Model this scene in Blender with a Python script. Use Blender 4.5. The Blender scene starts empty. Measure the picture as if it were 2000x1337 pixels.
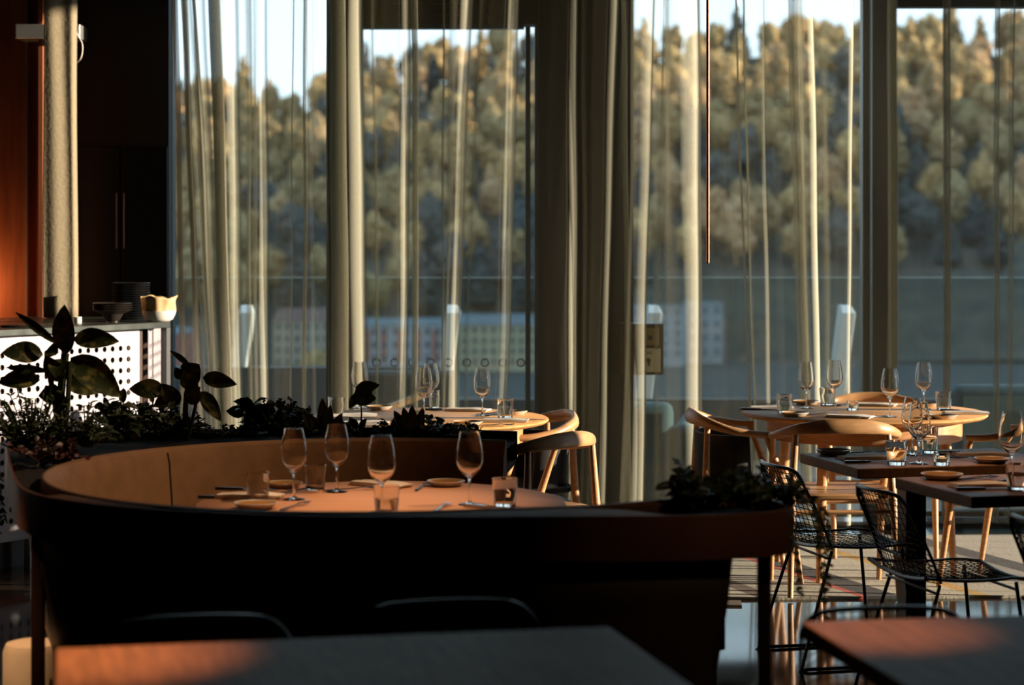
import bpy, bmesh, math, random
from mathutils import Vector, Matrix, noise
C = bpy.context.scene.collection
S = bpy.context.scene
random.seed(7)
PI = math.pi

# ------------------------------------------------------------------ camera, sky, sun, exposure
FPX, CX, HY, EYE = 4100.0, 1000.0, 463.0, 1.56       # focal length in px, principal column, horizon row, eye height
cam = bpy.data.cameras.new('camera'); camo = bpy.data.objects.new('camera', cam); C.objects.link(camo)
camo.location = (0, 0, EYE); camo.rotation_euler = (PI/2, 0, 0)
cam.sensor_width = 36; cam.lens = FPX*36/2000; cam.shift_y = -(668.5-HY)/2000
cam.clip_end = 3000; cam.clip_start = 0.05
cam.dof.use_dof = True; cam.dof.focus_distance = 8.3; cam.dof.aperture_fstop = 2.6
S.camera = camo
S.view_settings.view_transform = 'Standard'; S.view_settings.look = 'None'
S.view_settings.exposure = 0.62; S.view_settings.gamma = 1; S.view_settings.use_curve_mapping = False
S.cycles.transparent_max_bounces = 32; S.cycles.max_bounces = 12; S.cycles.transmission_bounces = 12
S.cycles.sample_clamp_indirect = 4.0

w = bpy.data.worlds.new('sky'); S.world = w; w.use_nodes = True
nt = w.node_tree; nt.nodes.clear()
wo = nt.nodes.new('ShaderNodeOutputWorld'); wb = nt.nodes.new('ShaderNodeBackground')
tc = nt.nodes.new('ShaderNodeTexCoord'); sx = nt.nodes.new('ShaderNodeSeparateXYZ'); rp = nt.nodes.new('ShaderNodeValToRGB')
nt.links.new(tc.outputs['Generated'], sx.inputs[0]); nt.links.new(sx.outputs['Z'], rp.inputs[0])
rp.color_ramp.elements[0].position = 0.0; rp.color_ramp.elements[0].color = (0.70, 0.80, 0.88, 1)
rp.color_ramp.elements[1].position = 0.6; rp.color_ramp.elements[1].color = (0.25, 0.42, 0.62, 1)
nt.links.new(rp.outputs[0], wb.inputs[0]); wb.inputs[1].default_value = 1.8
nt.links.new(wb.outputs[0], wo.inputs[0])

SAZ, SEL = math.radians(6), math.radians(10)         # the sun: from the right, a little towards the camera, low
to_sun = Vector((math.cos(SAZ)*math.cos(SEL), -math.sin(SAZ)*math.cos(SEL), math.sin(SEL)))
sl = bpy.data.lights.new('sun', 'SUN'); so = bpy.data.objects.new('sun', sl); C.objects.link(so)
sl.energy = 8.5; sl.color = (1.0, 0.85, 0.66); sl.angle = math.radians(0.6)
so.rotation_euler = to_sun.to_track_quat('Z', 'Y').to_euler()

def spot(x, y, z, tx, ty, tz, e, cone, blend=1.0, col=(1, .62, .36), r=.04):
    l = bpy.data.lights.new('unseen_spot', 'SPOT'); o = bpy.data.objects.new('unseen_spot', l); C.objects.link(o)
    l.energy = e; l.spot_size = math.radians(cone); l.spot_blend = blend; l.color = col; l.shadow_soft_size = r
    o.location = (x, y, z); o.rotation_euler = (Vector((x, y, z))-Vector((tx, ty, tz))).to_track_quat('Z', 'Y').to_euler()
spot(1.9, 6.9, 3.9, -1.05, 6.6, .75, 300, 30, col=(1, .68, .42))          # unseen fill added across the booth for bounced side light
spot(-.36, 6.30, 3.9, -.36, 6.36, .75, 230, 21, col=(1, .70, .46))        # over the booth table
spot(1.75, 7.1, 3.9, 1.75, 7.2, .75, 190, 25)           # over the square tables
spot(-.86, 3.9, 3.9, -.86, 4.06, .75, 680, 14.5, col=(1, .5, .24))          # over the near tables
spot(.68, 4.2, 3.9, .72, 4.33, .75, 330, 11.5, col=(1, .5, .24))
spot(-2.6, 4.6, 3.9, -1.39, 6.03, .38, 520, 5)        # unseen spot added to brighten the stool
spot(1.5, 3.5, 3.9, .75, 5.45, .75, 22, 22, col=(1, .68, .42))      # weak unseen fill added for the planter tip and shell

# ------------------------------------------------------------------ pixel helpers: rows and columns of the photo to places in the room
def up(px, py, z=0.75):
    d = (EYE-z)*FPX/(py-HY); return ((px-CX)/FPX*d, d)
def xat(px, d): return (px-CX)/FPX*d
def zat(py, d): return EYE-(py-HY)/FPX*d

# ------------------------------------------------------------------ materials
def mat(name, col, rough=.6, metal=0, spec=.5, noise_amt=0, nscale=8, stretch=(1, 1, 1), col2=None, bump=0, emit=None, coat=0, sub=None):
    m = bpy.data.materials.new(name); m.use_nodes = True
    t = m.node_tree; b = t.nodes['Principled BSDF']
    b.inputs['Base Color'].default_value = (*col, 1); b.inputs['Roughness'].default_value = rough
    b.inputs['Metallic'].default_value = metal; b.inputs['Specular IOR Level'].default_value = spec
    if coat: b.inputs['Coat Weight'].default_value = coat; b.inputs['Coat Roughness'].default_value = .15
    if emit: b.inputs['Emission Color'].default_value = (*emit[0], 1); b.inputs['Emission Strength'].default_value = emit[1]
    if noise_amt or col2 or bump:
        c = t.nodes.new('ShaderNodeTexCoord'); mp = t.nodes.new('ShaderNodeMapping'); mp.inputs['Scale'].default_value = stretch
        n = t.nodes.new('ShaderNodeTexNoise'); n.inputs['Scale'].default_value = nscale; n.inputs['Detail'].default_value = 6
        t.links.new(c.outputs['Object'], mp.inputs[0]); t.links.new(mp.outputs[0], n.inputs['Vector'])
        r = t.nodes.new('ShaderNodeValToRGB'); r.color_ramp.elements[0].position = .35; r.color_ramp.elements[1].position = .65
        c2 = col2 or tuple(v*(1-noise_amt) for v in col)
        r.color_ramp.elements[0].color = (*c2, 1); r.color_ramp.elements[1].color = (*col, 1)
        t.links.new(n.outputs['Fac'], r.inputs[0]); t.links.new(r.outputs[0], b.inputs['Base Color'])
        if bump:
            bp = t.nodes.new('ShaderNodeBump'); bp.inputs['Strength'].default_value = bump; bp.inputs['Distance'].default_value = .01
            t.links.new(n.outputs['Fac'], bp.inputs['Height']); t.links.new(bp.outputs[0], b.inputs['Normal'])
    return m

M = {}
M['oak'] = mat('oak', (.55, .30, .13), .38, col2=(.44, .22, .09), nscale=6, stretch=(2, 2, 14))
M['oak_top'] = mat('oak_top', (.60, .31, .11), .5, spec=.12, col2=(.48, .24, .085), nscale=5, stretch=(1.2, 14, 2))
M['booth_top'] = mat('booth_top', (.56, .25, .11), .6, spec=.2, col2=(.47, .215, .10), nscale=4, stretch=(1.2, 12, 2))
M['walnut'] = mat('walnut', (.30, .14, .06), .55, spec=.25, col2=(.22, .10, .042), nscale=5, stretch=(14, 1.4, 2))
M['near_top'] = mat('near_top', (.23, .11, .055), .5, spec=.09, col2=(.155, .075, .038), nscale=4, stretch=(12, 1.2, 2), bump=.08)
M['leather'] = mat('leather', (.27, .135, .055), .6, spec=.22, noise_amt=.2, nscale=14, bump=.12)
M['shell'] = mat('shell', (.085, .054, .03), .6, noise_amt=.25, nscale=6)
M['trough'] = mat('trough', (.20, .075, .035), .55, spec=.3, noise_amt=.2, nscale=6)
M['legsteel'] = mat('legsteel', (.05, .022, .012), .4, .3)
M['black'] = mat('black', (.012, .012, .012), .4)
M['wire'] = mat('wire', (.012, .012, .013), .3, 0, .6)
M['darkfabric'] = mat('darkfabric', (.012, .011, .010), .85, noise_amt=.2, nscale=40)
M['soil'] = mat('soil', (.012, .009, .006), .95, noise_amt=.5, nscale=30)
M['marble'] = mat('marble', (.016, .022, .018), .35, spec=.25, col2=(.055, .065, .055), nscale=9, stretch=(1, 3, 1))
M['panel'] = mat('panel', (.37, .335, .36), .45, noise_amt=.05, nscale=5)
M['panel_in'] = mat('panel_in', (.055, .028, .018), .7)
M['greysteel'] = mat('greysteel', (.45, .45, .42), .35, .7)
M['ceramic_amber'] = mat('ceramic_amber', (.42, .20, .06), .2, noise_amt=.2, nscale=12)
M['ceramic_rim'] = mat('ceramic_rim', (.50, .42, .33), .4)
M['ceramic_dark'] = mat('ceramic_dark', (.03, .022, .018), .25)
M['ceramic_white'] = mat('ceramic_white', (.75, .70, .62), .35)
M['napkin'] = mat('napkin', (.72, .56, .40), .85, noise_amt=.06, nscale=30)
M['napkin_white'] = mat('napkin_white', (.82, .75, .66), .85, noise_amt=.05, nscale=30)
M['cutlery'] = mat('cutlery', (.30, .30, .31), .22, 1)
M['cutlery_dark'] = mat('cutlery_dark', (.025, .023, .022), .35, .4)
M['wax'] = mat('wax', (.75, .68, .55), .5)
M['copper'] = mat('copper', (.62, .25, .13), .28, .9)
M['paper'] = mat('paper', (.62, .42, .20), .6, noise_amt=.12, nscale=10)
M['frame_dark'] = mat('frame_dark', (.02, .026, .027), .4)
M['frame_bronze'] = mat('frame_bronze', (.035, .028, .018), .4)
M['plaster_dark'] = mat('plaster_dark', (.022, .021, .019), .7, noise_amt=.15, nscale=3)
M['ceiling'] = mat('ceiling', (.03, .027, .024), .8, noise_amt=.1, nscale=3)
M['woodwall'] = mat('woodwall', (.30, .095, .04), .5, col2=(.20, .06, .025), nscale=3, stretch=(9, 2, .8))
M['drape'] = mat('drape', (.27, .215, .13), .9, noise_amt=.15, nscale=60, bump=.25)
M['bark'] = mat('bark', (.05, .035, .022), .9, noise_amt=.3)
M['stem'] = mat('stem', (.05, .075, .03), .6)
M['slate'] = mat('slate', (.016, .026, .034), .7, noise_amt=.15, nscale=3)
M['deck'] = mat('deck', (.10, .10, .095), .7, noise_amt=.2, nscale=4)
M['teal'] = mat('teal', (.024, .07, .082), .85, noise_amt=.15, nscale=20)
M['post'] = mat('post', (.50, .52, .50), .5, .1)
M['ringmark'] = mat('ringmark', (.012, .016, .016), .6)
M['bulb'] = mat('bulb', (1, .5, .2), .5, emit=((1, .45, .16), 30))
M['bronze_box'] = mat('bronze_box', (.10, .075, .035), .45, .3, noise_amt=.15)
M['brass'] = mat('brass', (.42, .30, .14), .35, .7)
M['cream'] = mat('cream', (.70, .63, .45), .6)
M['button_green'] = mat('button_green', (.03, .12, .08), .3)  # plain dark green of the button, no emission
M['white_wall'] = mat('white_wall', (.40, .39, .41), .8, noise_amt=.08, nscale=.3)
M['red_wall'] = mat('red_wall', (.42, .15, .11), .8, noise_amt=.1, nscale=.3)
M['yellow_wall'] = mat('yellow_wall', (.50, .42, .27), .8, noise_amt=.08, nscale=.3)
M['beige_wall'] = mat('beige_wall', (.46, .36, .27), .8, noise_amt=.08, nscale=.3)
M['roof_grey'] = mat('roof_grey', (.16, .18, .20), .7)
M['roof_red'] = mat('roof_red', (.20, .10, .08), .7)
M['dark_pane'] = mat('dark_pane', (.06, .08, .10), .2)
M['hill'] = mat('hill', (.11, .085, .055), .95, col2=(.045, .05, .042), nscale=.16)
M['valley'] = mat('valley', (.055, .06, .055), .95, noise_amt=.3, nscale=.02)
M['stool'] = mat('stool', (.62, .47, .30), .8, noise_amt=.08, nscale=20)

def glassmat(name, col=(1, 1, 1), ior=1.47, rough=0):
    m = bpy.data.materials.new(name); m.use_nodes = True; t = m.node_tree; t.nodes.clear()
    o = t.nodes.new('ShaderNodeOutputMaterial'); g = t.nodes.new('ShaderNodeBsdfGlass')
    g.inputs['Color'].default_value = (*col, 1); g.inputs['IOR'].default_value = ior; g.inputs['Roughness'].default_value = rough
    t.links.new(g.outputs[0], o.inputs[0]); return m
M['glass'] = glassmat('glass', (.97, .96, .94))
def panemat(name, tint, refl=.06):
    m = bpy.data.materials.new(name); m.use_nodes = True; t = m.node_tree; t.nodes.clear()
    o = t.nodes.new('ShaderNodeOutputMaterial'); tr = t.nodes.new('ShaderNodeBsdfTransparent'); tr.inputs[0].default_value = (*tint, 1)
    gl = t.nodes.new('ShaderNodeBsdfGlossy'); gl.inputs['Roughness'].default_value = .01
    fr = t.nodes.new('ShaderNodeFresnel'); fr.inputs[0].default_value = 1.45
    mx = t.nodes.new('ShaderNodeMixShader'); t.links.new(fr.outputs[0], mx.inputs[0])
    t.links.new(tr.outputs[0], mx.inputs[1]); t.links.new(gl.outputs[0], mx.inputs[2]); t.links.new(mx.outputs[0], o.inputs[0]); return m
M['pane'] = panemat('pane', (.90, .95, .94))
M['rail_glass'] = panemat('rail_glass', (.86, .90, .89))
M['rail_edge'] = mat('rail_edge', (.40, .50, .49), .3)

def sheermat(name, col, a0):
    """open-weave cloth: the more slanting the look through it, the more thread is in the way"""
    m = bpy.data.materials.new(name); m.use_nodes = True; t = m.node_tree; t.nodes.clear()
    o = t.nodes.new('ShaderNodeOutputMaterial'); tr = t.nodes.new('ShaderNodeBsdfTransparent')
    df = t.nodes.new('ShaderNodeBsdfDiffuse'); tl = t.nodes.new('ShaderNodeBsdfTranslucent')
    cc = t.nodes.new('ShaderNodeTexCoord'); mp = t.nodes.new('ShaderNodeMapping'); mp.inputs['Scale'].default_value = (60, 60, 320)
    nz = t.nodes.new('ShaderNodeTexNoise'); nz.inputs['Scale'].default_value = 1; nz.inputs['Detail'].default_value = 3
    t.links.new(cc.outputs['Object'], mp.inputs[0]); t.links.new(mp.outputs[0], nz.inputs['Vector'])
    r = t.nodes.new('ShaderNodeValToRGB'); r.color_ramp.elements[0].position = .3; r.color_ramp.elements[1].position = .7
    r.color_ramp.elements[0].color = (*[v*.82 for v in col], 1); r.color_ramp.elements[1].color = (*col, 1)
    t.links.new(nz.outputs['Fac'], r.inputs[0])
    for s in (df, tl): t.links.new(r.outputs[0], s.inputs['Color'])
    fab = t.nodes.new('ShaderNodeMixShader'); fab.inputs[0].default_value = .10
    t.links.new(df.outputs[0], fab.inputs[1]); t.links.new(tl.outputs[0], fab.inputs[2])
    g = t.nodes.new('ShaderNodeNewGeometry'); dt = t.nodes.new('ShaderNodeVectorMath'); dt.operation = 'DOT_PRODUCT'
    t.links.new(g.outputs['Incoming'], dt.inputs[0]); t.links.new(g.outputs['Normal'], dt.inputs[1])
    ab = t.nodes.new('ShaderNodeMath'); ab.operation = 'ABSOLUTE'; t.links.new(dt.outputs['Value'], ab.inputs[0])
    mxx = t.nodes.new('ShaderNodeMath'); mxx.operation = 'MAXIMUM'; mxx.inputs[1].default_value = .06; t.links.new(ab.outputs[0], mxx.inputs[0])
    iv = t.nodes.new('ShaderNodeMath'); iv.operation = 'DIVIDE'; iv.inputs[0].default_value = 1; t.links.new(mxx.outputs[0], iv.inputs[1])
    pw = t.nodes.new('ShaderNodeMath'); pw.operation = 'POWER'; pw.inputs[0].default_value = 1-a0; t.links.new(iv.outputs[0], pw.inputs[1])
    mx = t.nodes.new('ShaderNodeMixShader'); t.links.new(pw.outputs[0], mx.inputs[0])
    t.links.new(fab.outputs[0], mx.inputs[1]); t.links.new(tr.outputs[0], mx.inputs[2]); t.links.new(mx.outputs[0], o.inputs[0]); return m
M['sheer'] = sheermat('sheer', (.55, .53, .40), .25)

def leafmat(name, c1, c2, scale=30, pos=.5):
    m = mat(name, c1, .45, col2=c2, nscale=scale)
    return m
M['leaf_var'] = leafmat('leaf_var', (.045, .065, .02), (.30, .28, .085), 26)
r_ = [n for n in M['leaf_var'].node_tree.nodes if n.type == 'VALTORGB'][0]
r_.color_ramp.elements[0].position = .36; r_.color_ramp.elements[1].position = .50
M['leaf_dark'] = leafmat('leaf_dark', (.045, .060, .022), (.028, .04, .016), 12)
M['leaf_mid'] = leafmat('leaf_mid', (.09, .12, .04), (.05, .07, .025), 14)
M['leaf_red'] = leafmat('leaf_red', (.10, .028, .018), (.05, .018, .012), 12)
M['leaf_edge'] = leafmat('leaf_edge', (.55, .48, .18), (.42, .36, .14), 12)

def treemat(name, cols):
    m = bpy.data.materials.new(name); m.use_nodes = True; t = m.node_tree; b = t.nodes['Principled BSDF']
    b.inputs['Roughness'].default_value = .9; b.inputs['Specular IOR Level'].default_value = .1
    oi = t.nodes.new('ShaderNodeObjectInfo'); r = t.nodes.new('ShaderNodeValToRGB')
    el = r.color_ramp.elements
    while len(el) < len(cols): el.new(.5)
    for k, c in enumerate(cols): el[k].position = k/(len(cols)-1); el[k].color = (*c, 1)
    t.links.new(oi.outputs['Random'], r.inputs[0])
    c = t.nodes.new('ShaderNodeTexCoord'); n = t.nodes.new('ShaderNodeTexNoise'); n.inputs['Scale'].default_value = .9; n.inputs['Detail'].default_value = 5
    t.links.new(c.outputs['Object'], n.inputs['Vector'])
    mx = t.nodes.new('ShaderNodeMix'); mx.data_type = 'RGBA'; mx.blend_type = 'MULTIPLY'; mx.inputs[0].default_value = .75
    r2 = t.nodes.new('ShaderNodeValToRGB'); r2.color_ramp.elements[0].color = (.35, .35, .35, 1); r2.color_ramp.elements[1].color = (1.3, 1.3, 1.3, 1)
    r2.color_ramp.elements[0].position = .35; r2.color_ramp.elements[1].position = .65
    t.links.new(n.outputs['Fac'], r2.inputs[0]); t.links.new(r.outputs[0], mx.inputs[6]); t.links.new(r2.outputs[0], mx.inputs[7])
    t.links.new(mx.outputs[2], b.inputs['Base Color']); return m
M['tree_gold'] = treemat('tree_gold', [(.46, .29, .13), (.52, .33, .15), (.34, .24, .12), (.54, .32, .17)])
M['tree_hazed'] = treemat('tree_hazed', [(.072, .090, .094), (.10, .108, .103), (.145, .13, .11), (.062, .08, .086)])  # blue-grey of shade and distance haze put into the crown colour

def floor_mat():
    m = mat('floor_concrete', (.048, .030, .018), .12, spec=.24, col2=(.020, .015, .011), nscale=2.2)
    t = m.node_tree; b = t.nodes['Principled BSDF']; n = [x for x in t.nodes if x.type == 'TEX_NOISE'][0]
    mr = t.nodes.new('ShaderNodeMapRange'); mr.inputs[3].default_value = .04; mr.inputs[4].default_value = .11
    t.links.new(n.outputs['Fac'], mr.inputs[0]); t.links.new(mr.outputs[0], b.inputs['Roughness']); return m
M['floor'] = floor_mat()
def rug_mat():
    m = bpy.data.materials.new('rug_stripes'); m.use_nodes = True; t = m.node_tree; b = t.nodes['Principled BSDF']
    b.inputs['Roughness'].default_value = .95
    c = t.nodes.new('ShaderNodeTexCoord'); s = t.nodes.new('ShaderNodeSeparateXYZ'); t.links.new(c.outputs['Object'], s.inputs[0])
    ma = t.nodes.new('ShaderNodeMath'); ma.operation = 'MULTIPLY_ADD'; ma.inputs[1].default_value = .349; t.links.new(s.outputs['Y'], ma.inputs[0]); t.links.new(s.outputs['X'], ma.inputs[2])
    mo = t.nodes.new('ShaderNodeMath'); mo.operation = 'MULTIPLY_ADD'; mo.inputs[1].default_value = .4; mo.inputs[2].default_value = -1.6; t.links.new(ma.outputs[0], mo.inputs[0])
    fr = mo
    r = t.nodes.new('ShaderNodeValToRGB'); r.color_ramp.interpolation = 'CONSTANT'
    st = [(0, (.55, .50, .38)), (.08, (.16, .12, .08)), (.12, (.48, .44, .34)), (.258, (.60, .12, .08)), (.274, (.07, .07, .065)), (.335, (.58, .54, .42)), (.464, (.62, .40, .12)), (.495, (.52, .48, .37)), (.62, (.36, .34, .28)), (.70, (.10, .09, .08)), (.76, (.56, .50, .40))]
    el = r.color_ramp.elements
    while len(el) < len(st): el.new(.5)
    for k, (p, cc) in enumerate(st): el[k].position = p; el[k].color = (*cc, 1)
    t.links.new(fr.outputs[0], r.inputs[0])
    n = t.nodes.new('ShaderNodeTexNoise'); n.inputs['Scale'].default_value = 60; t.links.new(c.outputs['Object'], n.inputs['Vector'])
    wv = t.nodes.new('ShaderNodeTexWave'); wv.inputs['Scale'].default_value = 28; wv.bands_direction = 'Y'; t.links.new(c.outputs['Object'], wv.inputs['Vector'])
    mx = t.nodes.new('ShaderNodeMix'); mx.data_type = 'RGBA'; mx.blend_type = 'MULTIPLY'; mx.inputs[0].default_value = .4
    t.links.new(r.outputs[0], mx.inputs[6]); t.links.new(wv.outputs['Color'], mx.inputs[7]); t.links.new(mx.outputs[2], b.inputs['Base Color'])
    bp = t.nodes.new('ShaderNodeBump'); bp.inputs['Strength'].default_value = .5; bp.inputs['Distance'].default_value = .004
    t.links.new(n.outputs['Fac'], bp.inputs['Height']); t.links.new(bp.outputs[0], b.inputs['Normal']); return m
M['rug'] = rug_mat()

# ------------------------------------------------------------------ mesh helpers
def NB(): return bmesh.new()
def obj(name, bm, m, parent=None, smooth=True, bevel=0, loc=None, solid=0):
    me = bpy.data.meshes.new(name)
    bmesh.ops.recalc_face_normals(bm, faces=bm.faces)
    bm.to_mesh(me); bm.free()
    for p in me.polygons: p.use_smooth = smooth
    me.materials.append(M[m] if isinstance(m, str) else m)
    o = bpy.data.objects.new(name, me); C.objects.link(o)
    if parent: o.parent = parent
    if loc: o.location = loc
    if solid:
        s = o.modifiers.new('s', 'SOLIDIFY'); s.thickness = solid; s.offset = 0
    if bevel:
        b = o.modifiers.new('b', 'BEVEL'); b.width = bevel; b.segments = 3; b.limit_method = 'ANGLE'; b.harden_normals = False
    if smooth:
        try: me.set_sharp_from_angle(angle=math.radians(40))
        except Exception: pass
    return o
def tag(o, label=None, cat=None, group=None, kind=None):
    if label: o['label'] = label
    if cat: o['category'] = cat
    if group: o['group'] = group
    if kind: o['kind'] = kind
    return o
def thing(name, label, cat, loc=(0, 0, 0), rz=0, group=None, sc=1):
    o = bpy.data.objects.new(name, None); C.objects.link(o); o.empty_display_size = .1
    o.location = loc; o.rotation_euler = (0, 0, rz); o.scale = (sc, sc, sc)
    return tag(o, label, cat, group)
def struct(name, bm, m, parent=None, **k):
    o = obj(name, bm, m, parent, **k)
    if not parent: o['kind'] = 'structure'
    return o
def dup(root, loc, rz=0, label=None, group=None, sc=None):
    r = root.copy(); C.objects.link(r); r.location = loc; r.rotation_euler = (0, 0, rz)
    if sc: r.scale = (sc, sc, sc)
    if label: r['label'] = label
    if group: r['group'] = group
    for ch in list(root.children):
        c = ch.copy(); C.objects.link(c); c.parent = r
        for g in list(ch.children):
            d = g.copy(); C.objects.link(d); d.parent = c
    return r
def box(bm, x0, x1, y0, y1, z0, z1, rz=0, piv=None):
    vs = [bm.verts.new((x, y, z)) for z in (z0, z1) for y in (y0, y1) for x in (x0, x1)]
    for f in ((0, 2, 3, 1), (4, 5, 7, 6), (0, 1, 5, 4), (2, 6, 7, 3), (0, 4, 6, 2), (1, 3, 7, 5)): bm.faces.new([vs[i] for i in f])
    if rz:
        bmesh.ops.rotate(bm, verts=vs, cent=piv or ((x0+x1)/2, (y0+y1)/2, 0), matrix=Matrix.Rotation(rz, 3, 'Z'))
    return vs
def lathe(bm, prof, n=32, cx=0, cy=0, cz=0, closed=False):
    rings = []
    for r, z in prof:
        if r < 1e-6: rings.append([bm.verts.new((cx, cy, cz+z))])
        else: rings.append([bm.verts.new((cx+r*math.cos(2*PI*k/n), cy+r*math.sin(2*PI*k/n), cz+z)) for k in range(n)])
    pairs = list(zip(rings, rings[1:]))
    if closed: pairs.append((rings[-1], rings[0]))
    for a, b in pairs:
        for k in range(n):
            k2 = (k+1) % n
            if len(a) == 1 and len(b) == 1: continue
            if len(a) == 1: bm.faces.new((a[0], b[k], b[k2]))
            elif len(b) == 1: bm.faces.new((a[k], b[0], a[k2]))
            else: bm.faces.new((a[k], b[k], b[k2], a[k2]))
def tube(bm, pts, r, n=8, cap=True, closed=False):
    pts = [Vector(p) for p in pts]; N = len(pts)
    rs = r if isinstance(r, (list, tuple)) else [r]*N
    rings = []; prev = None
    for i, p in enumerate(pts):
        a = pts[(i-1) % N] if (closed or i > 0) else p; b = pts[(i+1) % N] if (closed or i < N-1) else p
        t = (b-a); t = t.normalized() if t.length > 1e-9 else Vector((0, 0, 1))
        if prev is None:
            u = t.cross(Vector((0, 0, 1)))
            if u.length < .05: u = t.cross(Vector((1, 0, 0)))
        else: u = prev-t*prev.dot(t)
        u.normalize(); prev = u; v = t.cross(u)
        rr = rs[i]; ra, rb = rr if isinstance(rr, tuple) else (rr, rr)
        rings.append([bm.verts.new(p+u*ra*math.cos(2*PI*k/n)+v*rb*math.sin(2*PI*k/n)) for k in range(n)])
    rng = list(zip(rings, rings[1:])) + ([(rings[-1], rings[0])] if closed else [])
    for a, b in rng:
        for k in range(n): bm.faces.new((a[k], a[(k+1) % n], b[(k+1) % n], b[k]))
    if cap and not closed:
        bm.faces.new(rings[0]); bm.faces.new(rings[-1][::-1])
def cat(pts, sub=4, closed=False):
    """smooth curve through points"""
    P = [Vector(p) for p in pts]; out = []; n = len(P)
    for i in range(n if closed else n-1):
        p1, p2 = P[i], P[(i+1) % n]
        p0 = P[i-1] if (i > 0 or closed) else p1; p3 = P[(i+2) % n] if (closed or i+2 < n) else p2
        for k in range(sub):
            t = k/sub
            out.append(.5*((2*p1)+(p2-p0)*t+(2*p0-5*p1+4*p2-p3)*t*t+(3*p1-p0-3*p2+p3)*t**3))
    if not closed: out.append(P[-1])
    return out
def loft(bm, A, B, flip=False):
    va = [bm.verts.new(p) for p in A]; vb = [bm.verts.new(p) for p in B]
    for i in range(len(A)-1): bm.faces.new((va[i], va[i+1], vb[i+1], vb[i]))
    return va, vb
def strips(bm, rows, closed=False):
    V = [[bm.verts.new(p) for p in row] for row in rows]
    for a, b in zip(V, V[1:]):
        n = len(a)
        for i in range(n if closed else n-1): bm.faces.new((a[i], a[(i+1) % n], b[(i+1) % n], b[i]))
    return V

# ------------------------------------------------------------------ the room
WY = 11.6                      # plane of the glass front
XR, XL, YB, ZC = 4.5, -5.0, -4.0, 4.05
b = NB(); box(b, XL, XR, YB, WY+.1, -.1, 0); struct('floor', b, 'floor', smooth=False)
b = NB(); box(b, XL-.2, XR+.2, YB-.2, WY+.2, ZC, ZC+.15); struct('ceiling', b, 'ceiling', smooth=False)
b = NB(); box(b, XL-.2, XL, YB, WY+.1, 0, ZC); struct('wall_left', b, 'plaster_dark', smooth=False)
b = NB(); box(b, XL, XR, YB-.2, YB, 0, ZC); struct('wall_rear', b, 'plaster_dark', smooth=False)
SY0, SY1 = 8.14, 10.9         # the opening the sun comes in by, in the right-hand wall
b = NB(); box(b, XR, XR+.12, YB, SY0, 0, ZC); box(b, XR, XR+.12, SY1, WY+.1, 0, ZC); box(b, XR, XR+.12, SY0, SY1, 3.98, ZC)
struct('wall_right', b, 'plaster_dark', smooth=False)
# unseen fins added in the opening to cut sky light, turned to the sun
b = NB(); fy = SY0+.12
while fy < SY1-.05:
    box(b, XR+.14, XR+.80, fy-.003, fy+.003, 0, 3.98, rz=-SAZ, piv=(XR+.14, fy, 0)); fy += .22
struct('added_baffle', b, 'plaster_dark', smooth=False)
xl = xat(332, WY)
b = NB(); box(b, XL, xl, WY-.06, WY+.2, 0, ZC); struct('wall_back', b, 'plaster_dark', smooth=False)
# dark pillar between the door and the right-hand glass
b = NB(); box(b, xat(1050, WY), xat(1226, WY), WY-.12, WY+.25, 0, ZC); struct('wall_pillar', b, 'plaster_dark', smooth=False, bevel=.006)
def window(n, x0, x1, z0, z1, bars=(), fm='frame_dark', fw=.05):
    b = NB(); box(b, x0, x1, WY+.015, WY+.027, z0, z1); p = struct('window_%d' % n, b, 'pane', smooth=False)
    b = NB()
    box(b, x0, x0+fw, WY-.03, WY+.07, z0, z1); box(b, x1-fw, x1, WY-.03, WY+.07, z0, z1)
    box(b, x0+fw, x1-fw, WY-.03, WY+.07, z0, z0+fw); box(b, x0+fw, x1-fw, WY-.03, WY+.07, z1-fw, z1)
    for zb, h in bars: box(b, x0+fw, x1-fw, WY-.03, WY+.07, zb-h/2, zb+h/2)
    obj('window_frame', b, fm, p, smooth=False, bevel=.003); return p
ZW = 3.68
window(1, xl, xat(645, WY), 0.02, ZW, fw=.02)
window(2, xat(1226, WY), xat(1694, WY), 0.02, ZW, fw=.03)
window(3, xat(1738, WY), xat(2390, WY), 0.02, zat(4, WY), fw=.03, fm='frame_bronze')
window(4, xat(2400, WY), XR, 0.02, zat(4, WY), fw=.03, fm='frame_bronze')
b = NB(); box(b, xl, XR, WY-.06, WY+.12, ZW, ZC); struct('trim_1', b, 'frame_dark', smooth=False)
b = NB(); box(b, xat(645, WY), xat(703, WY), WY-.08, WY+.12, 0, ZC); struct('trim_2', b, 'frame_dark', smooth=False)     # post left of the door
b = NB(); box(b, xat(1694, WY), xat(1738, WY), WY-.16, WY+.15, 0, ZC); struct('trim_3', b, 'frame_dark', smooth=False, bevel=.004)   # post right
b = NB(); box(b, xat(1738, WY), XR, WY-.05, WY+.12, zat(4, WY), ZC); struct('trim_4', b, 'frame_bronze', smooth=False)
b = NB(); box(b, xat(703, WY), xat(1050, WY), WY-.05, WY+.12, zat(49, WY), ZC)
for k in range(3): box(b, xat(760, WY), xat(960, WY), WY-.07, WY-.05, zat(49, WY)+.05+.06*k, zat(49, WY)+.06+.06*k)
struct('trim_5', b, 'frame_bronze', smooth=False)     # boarded field above the door
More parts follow.
